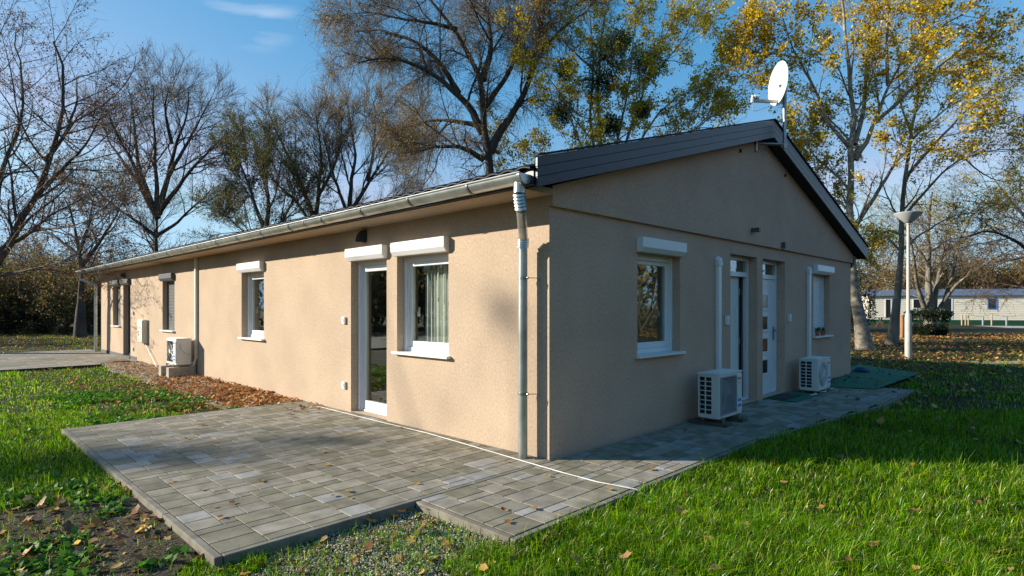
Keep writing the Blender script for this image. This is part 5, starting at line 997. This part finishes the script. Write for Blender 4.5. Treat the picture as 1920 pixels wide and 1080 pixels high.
V = []; F = []; Cc_ = []; o_ = 0
for args in ((290000, 1.6, 4.2, .088, .0038, 1), (320000, 4.2, 8.5, .088, .0052, 2), (150000, 8.5, 17, .075, .011, 3), (90000, 17, 36, .07, .024, 4)):
    a, b, c = blades(*args); V.append(a); F.append(b + o_); Cc_.append(c); o_ += len(a)
tag(np_mesh('grass', np.concatenate(V), np.concatenate(F), M['grass'], cols=np.concatenate(Cc_)), 'lush green lawn grass round the paving', 'grass', None, 'stuff')
# broad-leaved weeds on the left
def rosettes(n, seed):
    rng = np.random.default_rng(seed); V = []; C = []
    k = 0
    while k < n:
        if rng.random() < .62: x, y = rng.uniform(-2.9, -.95), rng.uniform(5.35, 9.0)
        elif rng.random() < .6: x, y = rng.uniform(-4.6, -3.2), rng.uniform(.2, 2.6)
        else: x, y = rng.uniform(-5.5, -3.2), rng.uniform(2.0, 7)
        if hard(np.array(x), np.array(y)) or n2(x, y, 3., 4.) < -.15: continue
        k += 1; c0 = hw(x, y, GZ); nl = rng.integers(5, 10)
        for j in range(nl):
            a = rng.uniform(0, 6.28); L = rng.uniform(.03, .075); e = rng.uniform(.25, 1.1); d = np.array([math.cos(a) * math.cos(e), math.sin(a) * math.cos(e), math.sin(e)]); s = np.array([-math.sin(a), math.cos(a), 0]) * L * .33
            c = np.array(c0) + rng.normal(size=3) * np.array([.02, .02, 0]) + np.array([0, 0, .02]); V += [c, c + d * L * .55 + s, c + d * L + np.array([0, 0, -.008]), c + d * L * .55 - s]; g = rng.uniform(.6, 1.4); C += [(.075 * g, .20 * g, .014 * g)] * 4
    V = np.array(V); tag(np_mesh('ground_cover', V, np.arange(len(V)).reshape(-1, 4), M['foliage'], cols=np.array(C)), 'broad leaved green weeds beside the patio and gravel', 'weeds', None, 'stuff')
rosettes(1500, 6)
# gravel
def stones(spots, name, label, seed, smin, smax, pal):
    rng = np.random.default_rng(seed); n = len(spots); ico = [(0, 0, 1), (.9, 0, .3), (.28, .85, .35), (-.72, .53, .3), (-.72, -.53, .35), (.28, -.85, .3), (0, 0, -1)]
    t = np.array(ico); S = rng.uniform(smin, smax, (n, 1)); A = rng.uniform(0, 6.28, n); ca, sa = np.cos(A), np.sin(A)
    sc = rng.uniform(.6, 1.3, (n, 1, 3)) * np.array([1, 1, .65]); P = t[None] * (1 + .25 * rng.normal(size=(n, 7, 1))) * sc * S[:, None]
    X = P[..., 0] * ca[:, None] - P[..., 1] * sa[:, None]; Yv = P[..., 0] * sa[:, None] + P[..., 1] * ca[:, None]; V = np.stack([X, Yv, P[..., 2]], -1) + np.array(spots)[:, None]
    tr = np.array([(0, 1, 2), (0, 2, 3), (0, 3, 4), (0, 4, 5), (0, 5, 1), (6, 2, 1), (6, 3, 2), (6, 4, 3), (6, 5, 4), (6, 1, 5)]); Ft = (tr[None] + (np.arange(n) * 7)[:, None, None]).reshape(-1, 3)
    c = np.array(pal)[rng.integers(0, len(pal), n)] * rng.uniform(.75, 1.2, (n, 1)); ob = np_mesh(name, V.reshape(-1, 3), np.zeros((0, 4), int), M['gravel'], cols=np.repeat(c, 7, 0), Ft=Ft)
    return tag(ob, label, 'gravel', None, 'stuff')
rng = np.random.default_rng(12)
def scatter(n, x0, x1, y0, y1, cond, z=GZ, zj=.008):
    x = rng.uniform(x0, x1, n); y = rng.uniform(y0, y1, n); k = cond(x, y); x, y = x[k], y[k]; p = C0[None] + x[:, None] * DX + y[:, None] * DY
    return np.c_[p, gheight(p[:, 0], p[:, 1]) + rng.uniform(0, zj, len(p)) + (z - GZ)]
GP = [(.40, .34, .26), (.54, .48, .39), (.24, .19, .13), (.60, .56, .48), (.30, .21, .13)]
stones(scatter(26000, -3.3, -1.2, -1.5, .0, lambda x, y: (gpatch(x, y) > -.15) & ~hard(x, y)), 'gravel', 'pale fine gravel in the corner between patio and walkway', 1, .003, .010, GP)
stones(scatter(17000, -1.15, -.0, 5.25, 15.1, lambda x, y: bed(x, y), z=GZ + .025, zj=.02), 'gravel', 'coarse beige gravel bed along the foot of the sunlit wall', 2, .012, .026, [(.48, .38, .25), (.56, .47, .34), (.36, .27, .17), (.60, .54, .44)])
stones(scatter(7000, -4.9, -2.9, -.3, 2.6, lambda x, y: soil(x, y) > -.08), 'soil_clods', 'dark crumbly soil left of the patio corner', 3, .004, .017, [(.07, .042, .022), (.10, .06, .032), (.04, .026, .015), (.14, .085, .05)])
mb = MB(); poly = []
for i in range(40): a = 2 * math.pi * i / 40; r = 1.03 + .12 * math.sin(a * 3) + .06 * math.sin(a * 7); q = hw(-3.72 + .78 * r * math.cos(a), .95 + 1.15 * r * math.sin(a)); poly.append((q.x, q.y, GZ + .016))
# bare soil sheet with clipped edge under the slab kerb
mb.add(poly, [tuple(range(40))]); o = mb.build('soil', mat('dark_soil', (.065, .040, .022), 1, var=.5, vscale=20, bump=1, bscale=40, bdist=.03)); struct(o)
mb = MB(); poly = []
for (x, y) in ((-1.12, 5.26), (-.0, 5.26), (-.0, 15.08), (-.88, 15.08), (-1.1, 12), (-1.02, 9), (-1.15, 7)): q = hw(x, y); poly.append((q.x, q.y, GZ + .02))
mb.add(poly, [tuple(range(len(poly)))]); struct(mb.build('gravel_bed', mat('gravel_bed_base', (.34, .26, .17), 1, var=.5, vscale=25, bump=1, bscale=60, bdist=.02)))

# dry leaves: crumpled cards with a lobed outline
def leaf_proto(seed, lobed):
    r = random.Random(seed); n = 14; V = [(0, 0, 0)]
    for k in range(n):
        a = 2 * math.pi * k / n; rad = (1. if (not lobed or k % 3 == 0) else .74) * r.uniform(.72, 1.12) * (1 - .25 * math.cos(a) ** 2 * (0 if lobed else 1))
        x, y = math.cos(a) * rad, math.sin(a) * rad * (1. if lobed else .55); V.append((x, y, .32 * (abs(y) ** 1.3) + .22 * x * x * r.uniform(.3, 1.4) + r.uniform(-.06, .06)))
    return np.array(V), np.array([(0, k + 1, (k + 1) % n + 1) for k in range(n)])
PROT = [leaf_proto(i, i % 2 == 0) for i in range(8)]
def litter(name, label, pts, seed, smin, smax, pal, wts=None):
    rng = np.random.default_rng(seed); n = len(pts); V = []; F = []; C = []
    k = rng.integers(0, 8, n); A = rng.uniform(0, 6.28, n); S = rng.uniform(smin, smax, n); tx = rng.normal(size=n) * .35; ty = rng.normal(size=n) * .35; pal = np.array(pal); ci = rng.choice(len(pal), n, p=wts)
    for j in range(8):
        q = np.where(k == j)[0]; T = PROT[j][0][None] * S[q][:, None, None]; ca, sa = np.cos(A[q])[:, None], np.sin(A[q])[:, None]
        X = T[..., 0] * ca - T[..., 1] * sa; Yv = T[..., 0] * sa + T[..., 1] * ca; Z = T[..., 2] + X * tx[q][:, None] + Yv * ty[q][:, None]; Z = Z - Z.min(1, keepdims=True) * .8
        off = sum(len(v) for v in V); V.append((np.stack([X, Yv, Z], -1) + np.array(pts)[q][:, None]).reshape(-1, 3)); F.append((PROT[j][1][None] + (np.arange(len(q)) * 15)[:, None, None]).reshape(-1, 3) + off)
        C.append(np.repeat(pal[ci[q]] * rng.uniform(.6, 1.3, (len(q), 1)), 15, 0))
    ob = np_mesh(name, np.concatenate(V), np.zeros((0, 4), int), M['litter'], cols=np.concatenate(C), Ft=np.concatenate(F)); return tag(ob, label, 'leaves', None, 'stuff')
LP = [(.40, .20, .06), (.28, .12, .04), (.48, .29, .10), (.58, .38, .06), (.16, .08, .04)]; LW = [.3, .25, .2, .1, .15]
litter('leaf_litter', 'drift of rusty leaves on the gravel bed against the sunlit wall', np.r_[scatter(3200, -1.0, -.01, 5.26, 10.2, lambda x, y: rng.random(len(x)) < np.clip(1.25 - (y - 5.2) * .22, .05, 1) * np.clip(1.3 + x * .6, .2, 1), z=GZ + .05, zj=.03), scatter(500, -1.0, -.01, 9, 15, lambda x, y: x < 0, z=GZ + .05), scatter(900, -2.6, -.95, 5.3, 11, lambda x, y: rng.random(len(x)) < np.clip(1.5 + x * .6 + .6 * n2(x, y, 3.), .03, 1), z=GZ + .055, zj=.03), scatter(60, -.6, -.02, 3.9, 5.2, lambda x, y: rng.random(len(x)) < (y - 3.6) / 1.6, z=.004, zj=.004)], 1, .018, .042, [(.42, .15, .04), (.55, .25, .07), (.26, .10, .03), (.58, .36, .14)])
def wedge(n, Y0, Y1, X0, X1, cond):
    Y = np.sqrt(rng.uniform(Y0 ** 2, Y1 ** 2, n)); X = rng.uniform(X0, X1, n); x, y = local(X, Y); k = ~hard(x, y) & ~bed(x, y) & cond(X, Y, x, y); X, Y = X[k], Y[k]; return np.c_[X, Y, gheight(X, Y) + rng.uniform(.01, .05, len(X))]
litter('leaf_litter', 'carpet of golden brown leaves on the ground round the lamp and trees', np.r_[wedge(60000, 13, 34, 4, 40, lambda X, Y, x, y: rng.random(len(X)) < .55 + .5 * n2(X, Y, .8)), wedge(5000, 6.5, 14, 2, 16, lambda X, Y, x, y: rng.random(len(X)) < .28)], 2, .03, .062, LP, LW)
litter('leaf_litter', 'brown and yellow leaves scattered over the left lawn and verge', np.r_[wedge(16000, 20, 33, -34, -8, lambda X, Y, x, y: y > 21.6), wedge(2600, 4, 16, -14, -1, lambda X, Y, x, y: rng.random(len(X)) < .35 + .6 * n2(X, Y, 1.6, 2.)), scatter(150, -3.2, -1.3, -1.3, .0, lambda x, y: ~hard(x, y), zj=.03), scatter(600, -4.7, -3.1, -.3, 2.6, lambda x, y: x < -3.1, zj=.03)], 3, .02, .046, LP, LW)
litter('leaf_litter', 'small dark leaves strewn over the green mat and shaded walkway', scatter(170, 1.5, 12, -1.5, -.02, lambda x, y: hard(x, y) & (rng.random(len(x)) < np.clip((x - 3) * .14, .05, 1)), z=.02, zj=.004) * np.array([1, 1, 0]) + np.array([0, 0, .022]), 4, .02, .04, [(.10, .055, .03), (.2, .11, .04)])
stones(scatter(2600, -3.05, 8.2, -1.05, 5.2, lambda x, y: hard(x, y) & ((np.abs(y + .03) < .12) | (x < -2.9) | (y < -.9) | (rng.random(len(x)) < .12)), z=0.004, zj=.001) * np.array([1, 1, 0]) + np.array([0, 0, .003]), 'gravel', 'fine grit and crumbs of soil scattered over the paving', 7, .0015, .0045, [(.20, .16, .11), (.32, .28, .22), (.10, .08, .05)])
# individual leaves on the paving and in the near grass
rr_ = random.Random(12); lm = []
for j in range(8):
    for cc in ((.46, .28, .06), (.30, .14, .05), (.36, .20, .08)):
        V, Ft = PROT[j]; me_o = np_mesh('fallen_leaf', V, np.zeros((0, 4), int), M['litter'], cols=np.tile(np.array(cc), (len(V), 1)), Ft=Ft); lm.append(me_o.data); bpy.data.objects.remove(me_o)
PV = [(322, 902), (378, 919), (436, 944), (401, 951), (366, 815), (350, 823), (380, 797), (427, 792), (398, 836), (415, 970), (489, 903), (626, 930), (577, 870), (612, 872), (565, 807), (500, 795), (630, 812), (605, 848), (543, 777), (653, 922), (655, 934), (782, 907), (767, 883), (950, 866), (903, 836), (753, 802), (663, 784), (685, 808), (945, 956), (1002, 954), (1028, 893), (1143, 918), (1222, 881), (1113, 846), (1100, 857), (953, 980), (1380, 800), (1440, 795)]
GVL = [(68, 885), (575 + 1000, 858), (1710, 872), (1719, 958), (1612, 985), (1539, 953), (1638, 1023), (1717, 1066), (1896, 1068), (1400, 983), (1832, 942), (1754, 996), (1915, 1002), (768, 1017), (1077, 1047), (1235, 1020), (1173, 1045), (907, 1066), (753, 960), (790, 952), (1470, 905), (1330, 1010), (30, 955), (175, 1015), (225, 1022), (150, 835), (265, 990), (85, 990), (1277, 960), (1340, 1065), (1860, 1040), (1590, 1050), (1780, 1060), (110, 770), (100, 785)]
for (pts, z, lab, grp, s0_, s1_) in ((PV, .004, 'curled yellow brown leaf lying on the grey pavers', 'fallen leaves on the pavers', .026, .04), (GVL, None, 'large dry brown leaf resting on the grass or soil in the foreground', 'fallen leaves in the near grass', .032, .052)):
    for px, py in pts:
        g = ongr(px, py, .004 if z is not None else (GZ + (.085 if px > 800 else .05))); o = bpy.data.objects.new('fallen_leaf', rr_.choice(lm)); COL.objects.link(o); s = rr_.uniform(s0_, s1_)
        o.location = g + Vector((0, 0, .004)); o.scale = (s, s, s); o.rotation_euler = (rr_.uniform(-.15, .15) if z is not None else rr_.uniform(-.6, .6), rr_.uniform(-.1, .1), rr_.uniform(0, 6.28)); tag(o, lab, 'leaf', grp)
